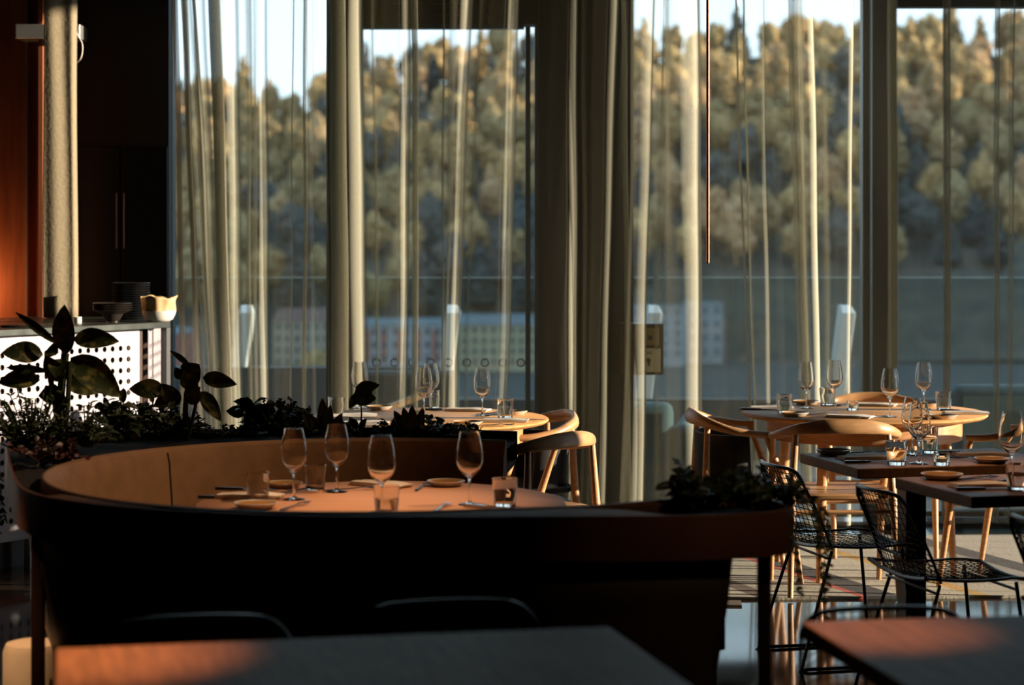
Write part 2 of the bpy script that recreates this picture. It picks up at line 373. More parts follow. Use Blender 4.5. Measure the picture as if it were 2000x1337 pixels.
# glass door with a row of ring marks
b = NB(); dx0, dx1, dz1 = xat(703, WY), xat(1045, WY), zat(49, WY)
box(b, dx0, dx1, WY+.02, WY+.032, .02, dz1); door = struct('door_1', b, 'pane', smooth=False)
b = NB(); box(b, xat(1026, WY), xat(1036, WY), WY-.02, WY+.07, .02, dz1-.01); box(b, xat(1044, WY), xat(1050, WY), WY-.02, WY+.07, .02, dz1)
box(b, dx0, dx0+.015, WY-.02, WY+.06, .02, dz1); box(b, dx0+.015, dx1-.06, WY-.02, WY+.06, dz1-.02, dz1); box(b, dx0+.015, dx1-.06, WY-.02, WY+.06, .02, .12)
obj('door_frame', b, mat('door_frame_paint', (.06, .10, .13), .35, .3), door, smooth=False)
for k in range(9):
    b = NB(); px = 735+35.3*k; tube(b, [(.021*math.cos(a*PI/14), 0, .021*math.sin(a*PI/14)) for a in range(28)], .0036, 6, closed=True)
    obj('ring_mark', b, 'ringmark', door, loc=(xat(px, WY), WY+.014, zat(708, WY)))
# wood-lined wall and fittings at the far left
b = NB(); box(b, -5, xat(84, 11.35), 11.32, 11.5, 0, ZC)
struct('wall_wood', b, 'woodwall', smooth=False)
b = NB(); box(b, xat(50, 11.3), xat(53.5, 11.3), 11.300, 11.318, .5, ZC); struct('trim_6', b, 'greysteel', smooth=False)
b = NB(); box(b, xat(80, 11.2), xat(88, 11.2), 11.14, 11.318, 0, ZC); struct('trim_7', b, 'woodwall', smooth=False)

# ------------------------------------------------------------------ sheer curtains
ZT, ZM = zat(0, 11.2), zat(800, 11.2)
def curtain(name, label, feats, y0=11.2, ztop=ZW+.1, zbot=.03, seed=0, nz=46):
    """feats run left to right; px at the top edge of the picture and at row 800"""
    rnd = random.Random(seed); K = y0/FPX
    ph = [(rnd.uniform(0, 6), rnd.uniform(1.2, 2.6)) for _ in feats]
    rows = []
    for iz in range(nz+1):
        z = ztop+(zbot-ztop)*iz/nz; t = (ZT-z)/(ZT-ZM); t = max(-.35, min(1.35, t))
        pts = []; lastx = None
        for (f, (p0, pf)) in zip(feats, ph):
            wob = .0045*math.sin(pf*z+p0)+.002*math.sin(5.3*z+2*p0)
            k = f[0]
            if k == 'end':
                x = (f[1]+(f[2]-f[1])*t-CX)*K+wob; pts.append((x, f[3] if len(f) > 3 else 0)); lastx = x
            elif k == 'fold':        # rounded fold standing out to the room, steep on its right-hand side
                xr = (f[1]+(f[2]-f[1])*t-CX)*K+wob; wm = f[3]*K*(1+.12*math.sin(1.7*z+p0)); amp = f[4] if len(f) > 4 else 1.0
                L = min(3.2*wm, max(1.15*wm, (xr-lastx)*.9)) if lastx is not None else 3.2*wm
                for u, v in ((-1, 0), (-.7, -.16), (-.45, -.42)): pts.append((xr-wm+u*(L-wm), v*wm*amp))
                for u, v in ((-1, -.80), (-.84, -.97), (-.64, -1.0), (-.42, -.85), (-.2, -.52), (-.06, -.1), (.0, .3), (.07, .58), (.22, .68), (.5, .58)):
                    pts.append((xr+u*wm, v*wm*amp))
                lastx = xr+.5*wm
            elif k == 'lap':         # cloth doubled back on itself: f[4] flat layers between x and x + width
                x0 = (f[1]+(f[2]-f[1])*t-CX)*K+wob; wd = f[3]*K*(1+.06*math.sin(1.3*z+p0)); n = 2*(f[4]//2)+1
                for i in range(n):
                    e = .014*(i-n/2); dep = 1.5*wd if len(f) < 6 else f[5]
                    seq = (.06, .5, .94) if i % 2 == 0 else (.94, .5, .06)
                    for u in seq: pts.append((x0+u*wd, e+dep*(.5-u)+.004*math.sin(9*u+i+p0)))
                lastx = x0+wd
            elif k == 'pleat':       # narrow deep gather: several layers behind one another
                x0 = (f[1]+(f[2]-f[1])*t-CX)*K+wob; wd = f[3]*K; n, dep = f[4], f[5]
                for i in range(n):
                    fx = x0-wd/2+wd*(i+.5)/n
                    pts += [(fx-wd*.30/n, -dep*.5+.004*math.sin(9*i+p0)), (fx+wd*.05/n, -dep*.55), (fx+wd*.30/n, dep*.45), (fx+wd*.45/n, dep*.5)]
                lastx = x0+wd/2
        sm = cat([(x, v, 0) for x, v in pts], 4)
        rows.append([(p.x, y0+p.y+.006*math.sin(2.1*z+7*p.x), z) for p in sm])
    b = NB(); strips(b, rows); o = obj(name, b, 'sheer')
    return tag(o, label, 'curtain', 'sheer curtains along the glass front')
curtain('curtain', 'olive sheer curtain gathered in dark folds at the left, beside the perforated counter', [
    ('end', 333, 352), ('lap', 335, 352, 14, 3), ('lap', 351, 386, 14, 4), ('fold', 373, 418, 14, 1.4), ('lap', 376, 420, 9, 3), ('fold', 398, 431, 18, 1.4), ('lap', 403, 432, 27, 5),
    ('fold', 460, 474, 26, 1.2), ('pleat', 487, 492, 3, 1, .03), ('fold', 518, 524, 18, 1.2), ('pleat', 574, 566, 3, 1, .04), ('lap', 593, 588, 8, 3), ('fold', 612, 616, 11, .5), ('end', 635, 636)], seed=1)
curtain('curtain', 'olive sheer curtain in front of the glass door and the dark pillar', [
    ('end', 638, 638, -.01), ('lap', 643, 643, 36, 4), ('fold', 708, 714, 34, 1.1), ('fold', 799, 795, 20, 1.1), ('lap', 802, 806, 13, 2), ('lap', 862, 864, 5, 2), ('fold', 919, 894, 27, 1.1), ('fold', 1014, 989, 26, 1.1),
    ('fold', 1128, 1124, 22, 1.6), ('fold', 1205, 1186, 22, 1.5), ('lap', 1214, 1220, 8, 3), ('end', 1226, 1229)], seed=2, y0=11.22)
curtain('curtain', 'olive sheer curtain behind the copper rod, its right edge hanging free', [
    ('end', 1231, 1232), ('fold', 1276, 1260, 37, 1.0), ('fold', 1365, 1372, 56, .9), ('pleat', 1436, 1463, 3.5, 2, .04), ('end', 1438, 1467)], seed=3)
curtain('curtain', 'olive sheer curtain behind the round table by the right post', [
    ('end', 1450, 1471), ('pleat', 1452, 1473, 3, 2, .04), ('fold', 1493, 1503, 13, .8), ('lap', 1541, 1562, 16, 2), ('fold', 1587, 1604, 24, 1.2), ('fold', 1664, 1662, 14, .8), ('end', 1738, 1736)], seed=4, y0=11.16)
curtain('curtain', 'shaded sheer curtain with three narrow dark gathers at the far right', [
    ('end', 1734, 1732), ('lap', 1738, 1736, 12, 6), ('lap', 1846, 1843, 9, 4), ('lap', 1945, 1941, 7, 3), ('pleat', 1981, 1973, 3, 1, .04), ('lap', 2080, 2080, 9, 2), ('lap', 2300, 2300, 9, 2), ('end', 2480, 2480)], seed=5, y0=11.24)
# thick tan drape on the left
b = NB(); rows = []
for iz in range(30):
    z = zat(-60, 11)-(zat(-60, 11)-1.139)*iz/29; t = max(0, (z-1.0)/2)
    row = []
    for k in range(29):
        u = k/28; px = 86+60*u
        row.append((xat(px, 11.0)+.004*math.sin(3*z+u*4), 10.98+.040*u+.006*math.sin(u*9+z*.9)+.07*max(0, u-.9)*10*max(0, u-.9)*10*.6, z))
    rows.append(row)
strips(b, rows)
tag(obj('drape', b, 'drape', solid=.006), 'opaque tan drape hanging in a narrow strip beside the wood-lined wall', 'drape')

# ------------------------------------------------------------------ outside: terrace
b = NB(); box(b, -14, 16, WY+.1, 15.4, -.12, -.02); tag(struct('terrace_deck', b, 'deck', smooth=False), kind='structure')
b = NB(); box(b, -14, xat(860, 14.9), 14.85, 15.15, -.02, zat(718, 14.85)); box(b, xat(860, 14.9), 16, 14.85, 15.15, -.02, zat(780, 14.85))
struct('terrace_parapet', b, 'slate', smooth=False)
bal = thing('glass_balustrade', 'clear glass balustrade with pale tapered posts along the terrace edge', 'balustrade', (0, 15.0, 0))
zr = zat(543, 15.0)
ppx = [80, 478, 884, 1280, 1658, 2060]
for a, c in zip(ppx, ppx[1:]):
    x0, x1 = xat(a+4, 15.25), xat(c-4, 15.25)
    b = NB(); box(b, x0, x1, .22, .235, .2, zr+.0); g = obj('glass_panel', b, 'rail_glass', bal, smooth=False)
    b = NB(); box(b, x0, x1, .218, .237, zr-.001, zr+.002); obj('panel_edge', b, 'rail_edge', g, smooth=False)
for px in ppx:
    b = NB(); xt, xb = xat(px, 14.9), xat(px-24, 14.9); zt, zb = zat(597, 14.9), .3
    v = []
    for (x, z, wv, y0, y1) in ((xb, zb, .05, -.05, .13), (xt, zt-.05, .05, -.09, .13), (xt-.008, zt, .035, -.02, .13)):
        v.append([b.verts.new(q) for q in ((x-wv, y0, z), (x+wv, y0, z), (x+wv, y1, z), (x-wv, y1, z))])
    for A, B in zip(v, v[1:]):
        for i in range(4): b.faces.new((A[i], A[(i+1) % 4], B[(i+1) % 4], B[i]))
    b.faces.new(v[0]); b.faces.new(v[-1]); obj('post', b, 'post', bal, smooth=False, bevel=.004)
def outdoor_sofa(label, x0, x1, y0, y1, h, rz=0):
    t = thing('outdoor_sofa', label, 'sofa', ((x0+x1)/2, (y0+y1)/2, -.07), rz); wx, wy = (x1-x0)/2, (y1-y0)/2
    b = NB(); box(b, -wx, wx, -wy, -wy+.20, .05, h); obj('backrest', b, 'teal', t, bevel=.06)
    b = NB(); box(b, -wx, wx, -wy+.2, wy, .05, .42); obj('seat', b, 'teal', t, bevel=.05)
    b = NB(); box(b, wx, wx+.16, -wy, wy, .05, h*.8); obj('armrest', b, 'teal', t, bevel=.05)
    return t
outdoor_sofa('teal outdoor sofa with rounded back behind the far right curtain', xat(1862, 12.6), xat(2300, 12.6), 12.6, 13.5, zat(737, 12.6)+.02)
outdoor_sofa('teal outdoor sofa on the terrace right of the dark pillar', xat(1150, 12.6), xat(1335, 12.6), 12.5, 13.6, zat(768, 12.6)+.02, math.radians(-8))
t = thing('lounge_chair', 'dark terrace lounge chair with slanting pale wooden arm outside the glass door', 'chair', (xat(785, 13.2), 13.2, -.02))
b = NB(); box(b, -.35, .35, -.3, .4, .28, .42); obj('seat', b, 'slate', t, bevel=.03)
b = NB(); box(b, -.35, .35, .3, .42, .4, .72); obj('backrest', b, 'slate', t, bevel=.04)
b = NB(); tube(b, [(-.16, -.34, .50), (.22, -.30, .64)], .022, 8); obj('arm', b, 'oak', t)
for sx_ in (-.3, .3):
    for sy_ in (-.25, .35): b = NB(); tube(b, [(sx_, sy_, 0), (sx_, sy_, .3)], .02, 8); obj('leg', b, 'slate', t)

# ------------------------------------------------------------------ outside: valley, houses, wooded hill
RIDGE = [(-600, 190), (330, 158), (440, 158), (520, 165), (560, 184), (600, 162), (640, 150), (705, 130), (800, 110), (900, 88), (1050, 62), (1230, 56), (1400, 54), (1600, 50), (1660, 58), (1800, 40), (1900, 38), (2000, 58), (2800, 70)]
def ridge(px):
    for (a, ya), (c, yc) in zip(RIDGE, RIDGE[1:]):
        if a <= px <= c: return ya+(yc-ya)*(px-a)/(c-a)
    return 170
D0, D1, ZV = 430.0, 650.0, -24.0
def hill_z(x, y):
    t = max(0, min(1, (y-D0)/(D1-D0))); px = CX+x/max(y, D1*.9)*FPX
    zr_ = zat(ridge(px)+62, D1)
    return ZV+(zr_-ZV)*(t**.9)+2.0*noise.noise((x*.02, y*.02, 0))
b = NB(); rows = []
def shrubs(x, y): return 2.2*noise.noise((x*.16, y*.12, 4))+1.5*noise.noise((x*.42, y*.3, 9))
for j in range(90):
    y = 425+240*j/89; rows.append([(x, y, hill_z(x, y)+(shrubs(x, y) if j > 3 else 0)) for x in [-160+480*i/260 for i in range(261)]])
rows.append([(-160+480*i/260, 900, -40) for i in range(261)])
strips(b, rows); struct('hillside', b, 'hill')
b = NB(); box(b, -500, 700, 60, 440, ZV-3, ZV); struct('valley_ground', b, 'valley', smooth=False)
b = NB(); rows = []          # unseen ridge added at the right to keep low sun off the hill's foot
for j in range(80):
    y = 120+480*j/79; h = (151 if y < 470 else 151-(y-470)*.5)+9*noise.noise((y*.03, 3, 0))+6*noise.noise((y*.11, 7, 0))
    rows.append([(560, y, ZV), (600, y, h), (700, y, h-20), (760, y, ZV)])
strips(b, rows); struct('added_ridge', b, 'hill')
def blob(bm, c, r, sz, seed, sub=3, rough=.35, f=1.6):
    n0 = len(bm.verts); bmesh.ops.create_icosphere(bm, subdivisions=sub, radius=1); bm.verts.ensure_lookup_table()
    for v in bm.verts[n0:]:
        d = v.co.normalized(); k = 1+rough*noise.fractal(d*f+Vector((seed*3.7, seed, 0)), .7, 2.2, 6)
        v.co = Vector(c)+Vector((d.x*r*k, d.y*r*k, d.z*sz*k))
def tree_mesh(kind, seed):
    b = NB(); rnd = random.Random(seed); lobes = []
    if kind == 'round':
        lobes.append((0, 0, 7.6, 3.6, 5.2))
        for k in range(12):
            a = rnd.uniform(0, 6.28); q = rnd.uniform(1.8, 3.3); lobes.append((q*math.cos(a), q*math.sin(a), rnd.uniform(3.2, 11.5), rnd.uniform(1.4, 2.4), rnd.uniform(1.4, 2.6)))
    else:
        for k in range(10):
            h = 2.2+k*1.3; q = 4.0*(1-k/10.8); lobes.append((rnd.uniform(-.5, .5), rnd.uniform(-.5, .5), h, q, 1.2))
    for n_, (x, y, z, r, h) in enumerate(lobes):
        blob(b, (x, y, z), r*.92, h*.92, seed+n_*3, 2, .5, 2.4)
        for k in range(int(42*r)):              # sprays of leaves standing out of the crown
            d = Vector((rnd.gauss(0, 1), rnd.gauss(0, 1), rnd.gauss(0, 1))).normalized(); f = rnd.uniform(.8, 1.22)
            p = Vector((x+d.x*r*f, y+d.y*r*f, z+d.z*h*f)); u = Vector((rnd.gauss(0, 1), rnd.gauss(0, 1), rnd.gauss(0, 1))).normalized(); v = u.orthogonal().normalized(); e = rnd.uniform(.22, .5)
            b.faces.new([b.verts.new(p+u*e), b.verts.new(p+v*e*.7), b.verts.new(p-u*e), b.verts.new(p-v*e*.7)])
    tube(b, [(0, 0, -1.5), (0, 0, 6)], .35, 6)
    return b
protos = []
for i in range(8):
    kind = 'spire' if i % 4 == 0 else 'round'
    o = obj('tree', tree_mesh(kind, 11+i*7), 'tree_hazed', smooth=False); protos.append((kind, o))
TL = {('round', 1): 'round golden autumn tree with sunlit tone in its colour on the wooded hill', ('round', 0): 'round grey-green tree with shade and haze in its colour on the hill',
      ('spire', 1): 'pointed golden larch with sunlit tone in its colour on the wooded hill', ('spire', 0): 'pointed dull conifer with shade and haze in its colour on the hill'}
stood = []; used = set(); rnd = random.Random(5); ntree = 0
gold_mesh = {}
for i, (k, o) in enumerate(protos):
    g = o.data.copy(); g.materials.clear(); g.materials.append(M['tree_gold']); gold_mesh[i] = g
ROWS = 11
for r_i in range(ROWS):
    t = 1-r_i/(ROWS-1)*.97; d = D0+(D1-D0)*t
    step = 46+6*(1-t)
    px = 318+rnd.uniform(0, step); alt = 1
    while px < 2040 and ntree < 300:
        p = px+rnd.uniform(-12, 12); px += step
        if 1062 < p < 1208 or 650 < p < 694: continue
        alt = -alt; dd = d+alt*5.5+rnd.uniform(-1, 1); x = xat(p, dd); z = hill_z(x, dd)
        if any(abs(x-a_) < 6 and abs(dd-c_) < 6 for a_, c_ in stood): continue
        stood.append((x, dd)); i = rnd.randrange(8); kind = protos[i][0]
        gold = rnd.random() < (.7 if t > .62 and p > 1100 else .5 if t > .6 else .2 if t > .3 else .07)  # more gold uphill: sunlight on the upper slope put into the colours
        if i in used: o = protos[i][1].copy(); C.objects.link(o)
        else: o = protos[i][1]; used.add(i)
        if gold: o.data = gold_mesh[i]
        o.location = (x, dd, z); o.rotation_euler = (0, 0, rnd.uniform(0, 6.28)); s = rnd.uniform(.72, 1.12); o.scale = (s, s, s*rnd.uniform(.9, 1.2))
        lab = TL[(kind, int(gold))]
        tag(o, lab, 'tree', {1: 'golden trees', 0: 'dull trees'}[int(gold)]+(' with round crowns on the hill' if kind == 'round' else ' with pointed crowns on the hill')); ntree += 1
def house(label, px0, px1, py0, py1, d, wall, roof, nx, nz, roofh=18, pane='dark_pane', stripes=None):
    x0, x1, z1, z0 = xat(px0, d), xat(px1, d), zat(py0, d), ZV
    t = thing('apartment_building', label, 'building', ((x0+x1)/2, d, ZV)); W = (x1-x0)/2; H = z1-z0
    b = NB(); box(b, -W, W, 0, 10, 0, H); obj('wall', b, wall, t, smooth=False)
    b = NB(); rh = roofh*d/FPX
    v = [b.verts.new(q) for q in ((-W-.3, -.4, H), (W+.3, -.4, H), (W+.3, 10.4, H), (-W-.3, 10.4, H), (-W+.6, 4, H+rh), (W-.6, 4, H+rh))]
    for f in ((0, 1, 5, 4), (1, 2, 5), (2, 3, 4, 5), (3, 0, 4), (0, 3, 2, 1)): b.faces.new([v[i] for i in f])
    obj('roof', b, roof, t, smooth=False)
    if stripes:
        for k in range(stripes[0]):
            xx = -W+2*W*(k+.5)/stripes[0]; b = NB(); box(b, xx-.6, xx+.6, -.12, 0, H*.22, H*.9); obj('bay', b, stripes[1], t, smooth=False)
    wz = zat(py1, d)-z0
    for i in range(nx):
        for k in range(nz):
            xx = -W+2*W*(i+.5)/nx; zz = wz+(H-wz)*(k+.5)/nz; hw = .32*W/nx*1.2; hh = .27*(H-wz)/nz
            b = NB(); box(b, xx-hw, xx+hw, -.2, .05, zz-hh, zz+hh); obj('window', b, pane, t, smooth=False)
    return t
house('pale beige block with a red-brown roof seen left of the door post', 534, 646, 626, 718, 400, 'beige_wall', 'roof_red', 6, 4, 24)
house('white block with red bays seen through the left half of the door', 700, 866, 634, 712, 395, 'white_wall', 'roof_grey', 8, 3, 12, stripes=(5, 'red_wall'))
house('long yellow block with a grey roof seen through the right half of the door', 882, 1046, 634, 716, 400, 'yellow_wall', 'roof_grey', 9, 4, 20)
house('small pink house seen just right of the counter', 318, 366, 650, 712, 390, 'red_wall', 'roof_grey', 2, 3, 10)
house('pale modern block on the slope right of the dark pillar', 1226, 1338, 600, 700, 415, 'white_wall', 'roof_grey', 4, 5, 3, pane='roof_grey')
house('low pale block on the slope behind the broad bright curtain fold', 1342, 1412, 592, 700, 425, 'white_wall', 'roof_grey', 3, 4, 3, pane='roof_grey')
for px, py, lab in ((455, 690, 'low golden bush in front of the houses at the left'), (614, 690, 'bright yellow bush in front of the beige block')):
    b = NB(); dd = 380; blob(b, (0, 0, 1.5), 2.6, 4.0, px*.1, 3); o = obj('bush', b, 'tree_gold', loc=(xat(px, dd), dd, ZV)); tag(o, lab, 'bush')

# ------------------------------------------------------------------ perforated counter
ux, uy = .5548, .832                       # run of the counter front
P1 = (xat(272, 10.45), 10.45); LEN = 2.3; P0 = (P1[0]-ux*LEN, P1[1]-uy*LEN)
ct = thing('bar_counter', 'counter of white perforated metal with dark marble top at the left', 'counter', (P0[0], P0[1], 0), math.atan2(uy, ux))
def perf(L, z0, z1, pitch=.055, r=.0138, mx=.03, mz=.04):
    b = NB(); nx = int((L-2*mx)/pitch); nzz = int((z1-z0-2*mz)/pitch); ox = (L-nx*pitch)/2; oz = z0+(z1-z0-nzz*pitch)/2
    for i in range(nx):
        for k in range(nzz):
            cx, cz = ox+(i+.5)*pitch, oz+(k+.5)*pitch; h = pitch/2
            outer, inner = [], []
            for q in range(12):
                a = 2*PI*q/12+PI/12; ca, sa = math.cos(a), math.sin(a); m_ = h/max(abs(ca), abs(sa))
                outer.append(b.verts.new((cx+ca*m_, 0, cz+sa*m_))); inner.append(b.verts.new((cx+ca*r, 0, cz+sa*r)))
            co = [b.verts.new((cx+sx_*h, 0, cz+sz_*h)) for sx_, sz_ in ((1, 1), (-1, 1), (-1, -1), (1, -1))]
            for q in range(12):
                q2 = (q+1) % 12; b.faces.new((outer[q], outer[q2], inner[q2], inner[q]))
                if q in (1, 4, 7, 10): b.faces.new((outer[q], co[(q-1)//3], outer[q2]))
    for (xa, xb, za, zb) in ((0, ox, z0, z1), (L-ox, L, z0, z1), (ox, L-ox, z0, oz), (ox, L-ox, z1-(oz-z0), z1)):
        b.faces.new([b.verts.new(q) for q in ((xa, 0, za), (xb, 0, za), (xb, 0, zb), (xa, 0, zb))])
    return b
ZP = 1.105
obj('front_panel', perf(LEN, .15, ZP), 'panel', ct, smooth=False, solid=.003)
b = NB(); box(b, 0, LEN-.01, .05, .08, .16, ZP-.005); obj('inner_lining', b, 'panel_in', ct, smooth=False)
b = NB(); box(b, LEN, LEN+.035, .012, .06, .12, ZP); obj('corner_post', b, 'panel_in', ct, smooth=False)
# end panel, running straight back to the wall
ang = math.atan2(1, -.05)-math.atan2(uy, ux)
ep = obj('end_panel', perf(.62, .15, ZP), 'panel', ct, smooth=False, solid=.003); ep.location = (LEN+.05, -.012, 0); ep.rotation_euler = (0, 0, ang)
b = NB(); box(b, 0, .6, .05, .08, .16, ZP-.005); il = obj('inner_lining', b, 'panel_in', ct, smooth=False); il.location = (LEN+.05, -.012, 0); il.rotation_euler = (0, 0, ang)
b = NB(); box(b, .1, LEN-.12, .14, .5, 0, .15); obj('plinth', b, 'black', ct, smooth=False)
for k in range(5):
    b = NB(); box(b, .25+.45*k, .29+.45*k, .03, .07, 0, .15); obj('foot', b, 'greysteel', ct, smooth=False)
inv = Matrix.Rotation(-math.atan2(uy, ux), 4, 'Z')
def loc_ct(x, y): q = inv @ Vector((x-P0[0], y-P0[1], 0)); return (q.x, q.y)
fb = (P1[0]+.04, P1[1]-.05); fc = (xat(333, 10.55), 10.55)
poly = [loc_ct(P0[0]+.03, P0[1]-.05), loc_ct(*fb), loc_ct(*fc), loc_ct(-1.845, 11.28), loc_ct(-2.6, 11.28), loc_ct(P0[0]-.55, P0[1]+.35)]
b = NB(); lo = [b.verts.new((*q, ZP)) for q in poly]; hi = [b.verts.new((*q, ZP+.03)) for q in poly]
b.faces.new(lo); b.faces.new(hi)
for i in range(6): b.faces.new((lo[i], lo[(i+1) % 6], hi[(i+1) % 6], hi[i]))
q0, q1 = loc_ct(xat(316, 10.66), 10.66), loc_ct(xat(331, 10.66), 10.66)
bb = NB(); vs = box(bb, -.014, .014, -.02, .02, 0, ZP); bmesh.ops.translate(bb, verts=vs, vec=((q0[0]+q1[0])/2, (q0[1]+q1[1])/2, 0)); obj('end_post', bb, 'black', ct, smooth=False)
obj('marble_top', b, 'marble', ct, smooth=False, bevel=.003)
ZM_ = ZP+.03
def bowl_bm(r=.10, h=.06, foot=.045, th=.005):
    b = NB(); lathe(b, [(0, 0), (foot, 0), (foot, .006), (r*.7, h*.35), (r, h), (r-th, h), (r*.7-th, h*.4), (foot, .012), (0, .012)], 36); return b
x, d = up(220, 629, ZM_)
o0 = obj('bowl', bowl_bm(.055, .045, .03), 'ceramic_dark', loc=(x, d, ZM_)); tag(o0, 'dark footed bowl under the stacked dark plates on the counter', 'bowl')
def plate_bm(r, h=.018, th=.005):
    b = NB(); lathe(b, [(0, 0), (r*.62, 0), (r*.66, .002), (r*.95, h-.003), (r, h), (r-.004, h+.002), (r*.92, h-.001), (r*.62, .006), (0, .006)], 40); return b
pl = obj('plate', plate_bm(.10, .018), 'ceramic_dark', loc=(x, d, ZM_+.045))
nm = ['lowest', 'second from bottom', 'second from top', 'topmost']
tag(pl, 'lowest of four dark plates stacked on the footed bowl', 'plate', 'dark plates on the bowl')
for k in range(1, 4): dup(pl, (x, d, ZM_+.045+.011*k), 0, nm[k]+' of four dark plates stacked on the footed bowl')
x2, d2 = xat(256, 10.85), 10.85
pl = obj('plate', plate_bm(.098, .014), 'black', loc=(x2, d2, ZM_)); tag(pl, 'black plate, one of the tall stack behind the small bowl', 'plate', 'tall black plate stack on the counter')
for k in range(1, 15): dup(pl, (x2+random.uniform(-.002, .002), d2, ZM_+.0125*k))
x3, d3 = up(309, 628, ZM_)
t = thing('bread_bowl', 'cream bowl with crumpled brown paper lining at the counter end', 'bowl', (x3, d3+.02, ZM_))
b = NB(); lathe(b, [(0, 0), (.05, 0), (.07, .012), (.083, .04), (.085, .055), (.080, .055), (.066, .016), (.04, .008), (0, .008)], 36); obj('bowl_body', b, 'ceramic_white', t)
b = NB(); rows = []
for k in range(7):
    v = k/6; rows.append([((.074+.014*v+.006*math.sin(5*a+k)+.004*math.sin(11*a))*math.cos(a), (.074+.014*v+.005*math.sin(7*a))*math.sin(a), .04+v*(.085+.005*math.sin(3*a+1)+.003*math.sin(9*a))) for a in [2*PI*i/44 for i in range(44)]])
strips(b, rows, closed=True); obj('paper_lining', b, 'paper', t, solid=.0015)
b = NB()
blob(b, (0, 0, .085), .068, .035, 3.1, 3, .4, 2.5); obj('bread', b, 'paper', t)
x4, d4 = up(152, 631, ZM_)
b = NB(); lathe(b, [(0, 0), (.017, 0), (.019, .004), (.019, .03), (.016, .032), (.015, .01), (0, .01)], 24)
tag(obj('ramekin', b, 'ceramic_white', loc=(x4, d4, ZM_)), 'small white ramekin on the marble top beside the drape', 'ramekin')
x5, d5 = up(20, 640, ZM_)
b = NB(); lathe(b, [(0, 0), (.06, 0), (.075, .010), (.07, .012), (0, .006)], 30); tag(obj('plate', b, 'ceramic_dark', loc=(x5, d5+.08, ZM_)), 'low dark dish on the marble top at the far left', 'dish')
# dark cabinet behind the counter
t = thing('tall_cabinet', 'tall near-black cabinet behind the counter', 'cabinet', (xat(235, 11.4), 11.42, 0))
b = NB(); box(b, -.25, .26, 0, .1, 0, 3.6); obj('body', b, 'plaster_dark', t, smooth=False)
for s in (-1, 1):
    b = NB(); box(b, .005 if s > 0 else -.245, .255 if s > 0 else -.005, -.018, 0, .1, 2.05); dr = obj('cabinet_door', b, mat('cabinet_front', (.02, .024, .026), .25), t, smooth=False, bevel=.003)
    b = NB(); tube(b, [(s*.02+.002, -.03, 1.5), (s*.02+.002, -.03, 1.8)], .003, 6); obj('handle', b, 'greysteel', dr)
# bracket box and cables by the drape
t = thing('cable_box', 'grey metal box on the wall beside the drape, with a loose cable', 'box', (xat(93, 11.1), 11.1, zat(75, 11.1)))
b = NB(); box(b, -.17, .17, 0, .2, 0, .075); obj('box_body', b, 'greysteel', t, smooth=False, bevel=.003)
b = NB(); tube(b, cat([(.145, .02, .3), (.14, .02, .14), (.15, -.005, .04), (.185, -.01, -.03), (.18, -.01, -.10), (.15, .01, -.13)], 6), .0035, 6); obj('cable', b, 'ceramic_white', t)
# unseen lamp added to warm the wood wall
t = thing('added_lamp', 'small unseen lamp added to warm the wood-lined wall beyond the left frame edge', 'lamp', (-2.98, 11.268, ZM_))
b = NB(); lathe(b, [(0, 0), (.05, 0), (.05, .01), (.008, .015), (.008, .07), (0, .07)], 20); obj('base', b, 'brass', t)
b = NB(); lathe(b, [(0, .07), (.03, .085), (.035, .105), (.03, .125), (0, .14)], 20); obj('globe', b, 'bulb', t)
l = bpy.data.lights.new('added_lamp_light', 'POINT'); lo_ = bpy.data.objects.new('added_lamp_light', l); C.objects.link(lo_)
l.energy = 6; l.color = (1, .42, .15); l.shadow_soft_size = .03; lo_.location = (-2.98, 11.15, ZM_+.11)

# ------------------------------------------------------------------ access box on the pillar, copper rod, ring of warm bulbs behind
t = thing('access_box', 'bronze control box with button and cream notice on the dark pillar', 'box', (xat(1260, 11.34), 11.34, zat(732, 11.34)))
K = 11.34/FPX; H = 100*K
b = NB(); box(b, -50*K, 36*K, 0, .26, 0, H); obj('housing', b, 'bronze_box', t, smooth=False, bevel=.004)
b = NB(); box(b, -8*K, 27*K, -.006, 0, 58*K, 92*K); pb = obj('button_plate', b, 'brass', t, smooth=False, bevel=.002)
b = NB(); lathe(b, [(0, 0), (4.5*K, 0), (4.5*K, .004), (0, .006)], 20); bt = obj('button', b, 'black', pb, loc=(10*K, -.006, 73*K)); bt.rotation_euler = (PI/2, 0, 0)
b = NB(); lathe(b, [(0, 0), (2.5*K, 0), (2.5*K, .003), (0, .004)], 16); bt = obj('button_centre', b, 'button_green', pb, loc=(10*K, -.0115, 73*K)); bt.rotation_euler = (PI/2, 0, 0)
b = NB(); tube(b, [(18*K, -.007, 75*K), (19.5*K, -.007, 72*K), (21*K, -.007, 75*K)], .0012, 4); obj('arrow_mark', b, 'cream', pb)
b = NB(); box(b, -10*K, 30*K, -.004, 0, 6*K, 52*K); nt_ = obj('notice', b, 'cream', t, smooth=False)
b = NB(); tube(b, [(2*K, -.005, 46*K), (3*K, -.005, 49*K), (5*K, -.005, 45.5*K), (7.5*K, -.005, 48*K), (10*K, -.005, 45.5*K), (12.5*K, -.005, 49*K), (13.5*K, -.005, 46*K)], .0012, 4)
obj('crown_mark', b, 'bronze_box', nt_)
b = NB(); box(b, 2*K, 13*K, -.0055, -.004, 41.5*K, 43.5*K); obj('word_bar', b, 'bronze_box', nt_, smooth=False)
b = NB(); lathe(b, [(0, 0), (4.5*K, 0), (4.5*K, .0015), (0, .0015)], 16); pm = obj('pictogram', b, 'bronze_box', nt_, loc=(6*K, -.004, 29*K)); pm.rotation_euler = (PI/2, 0, 0)
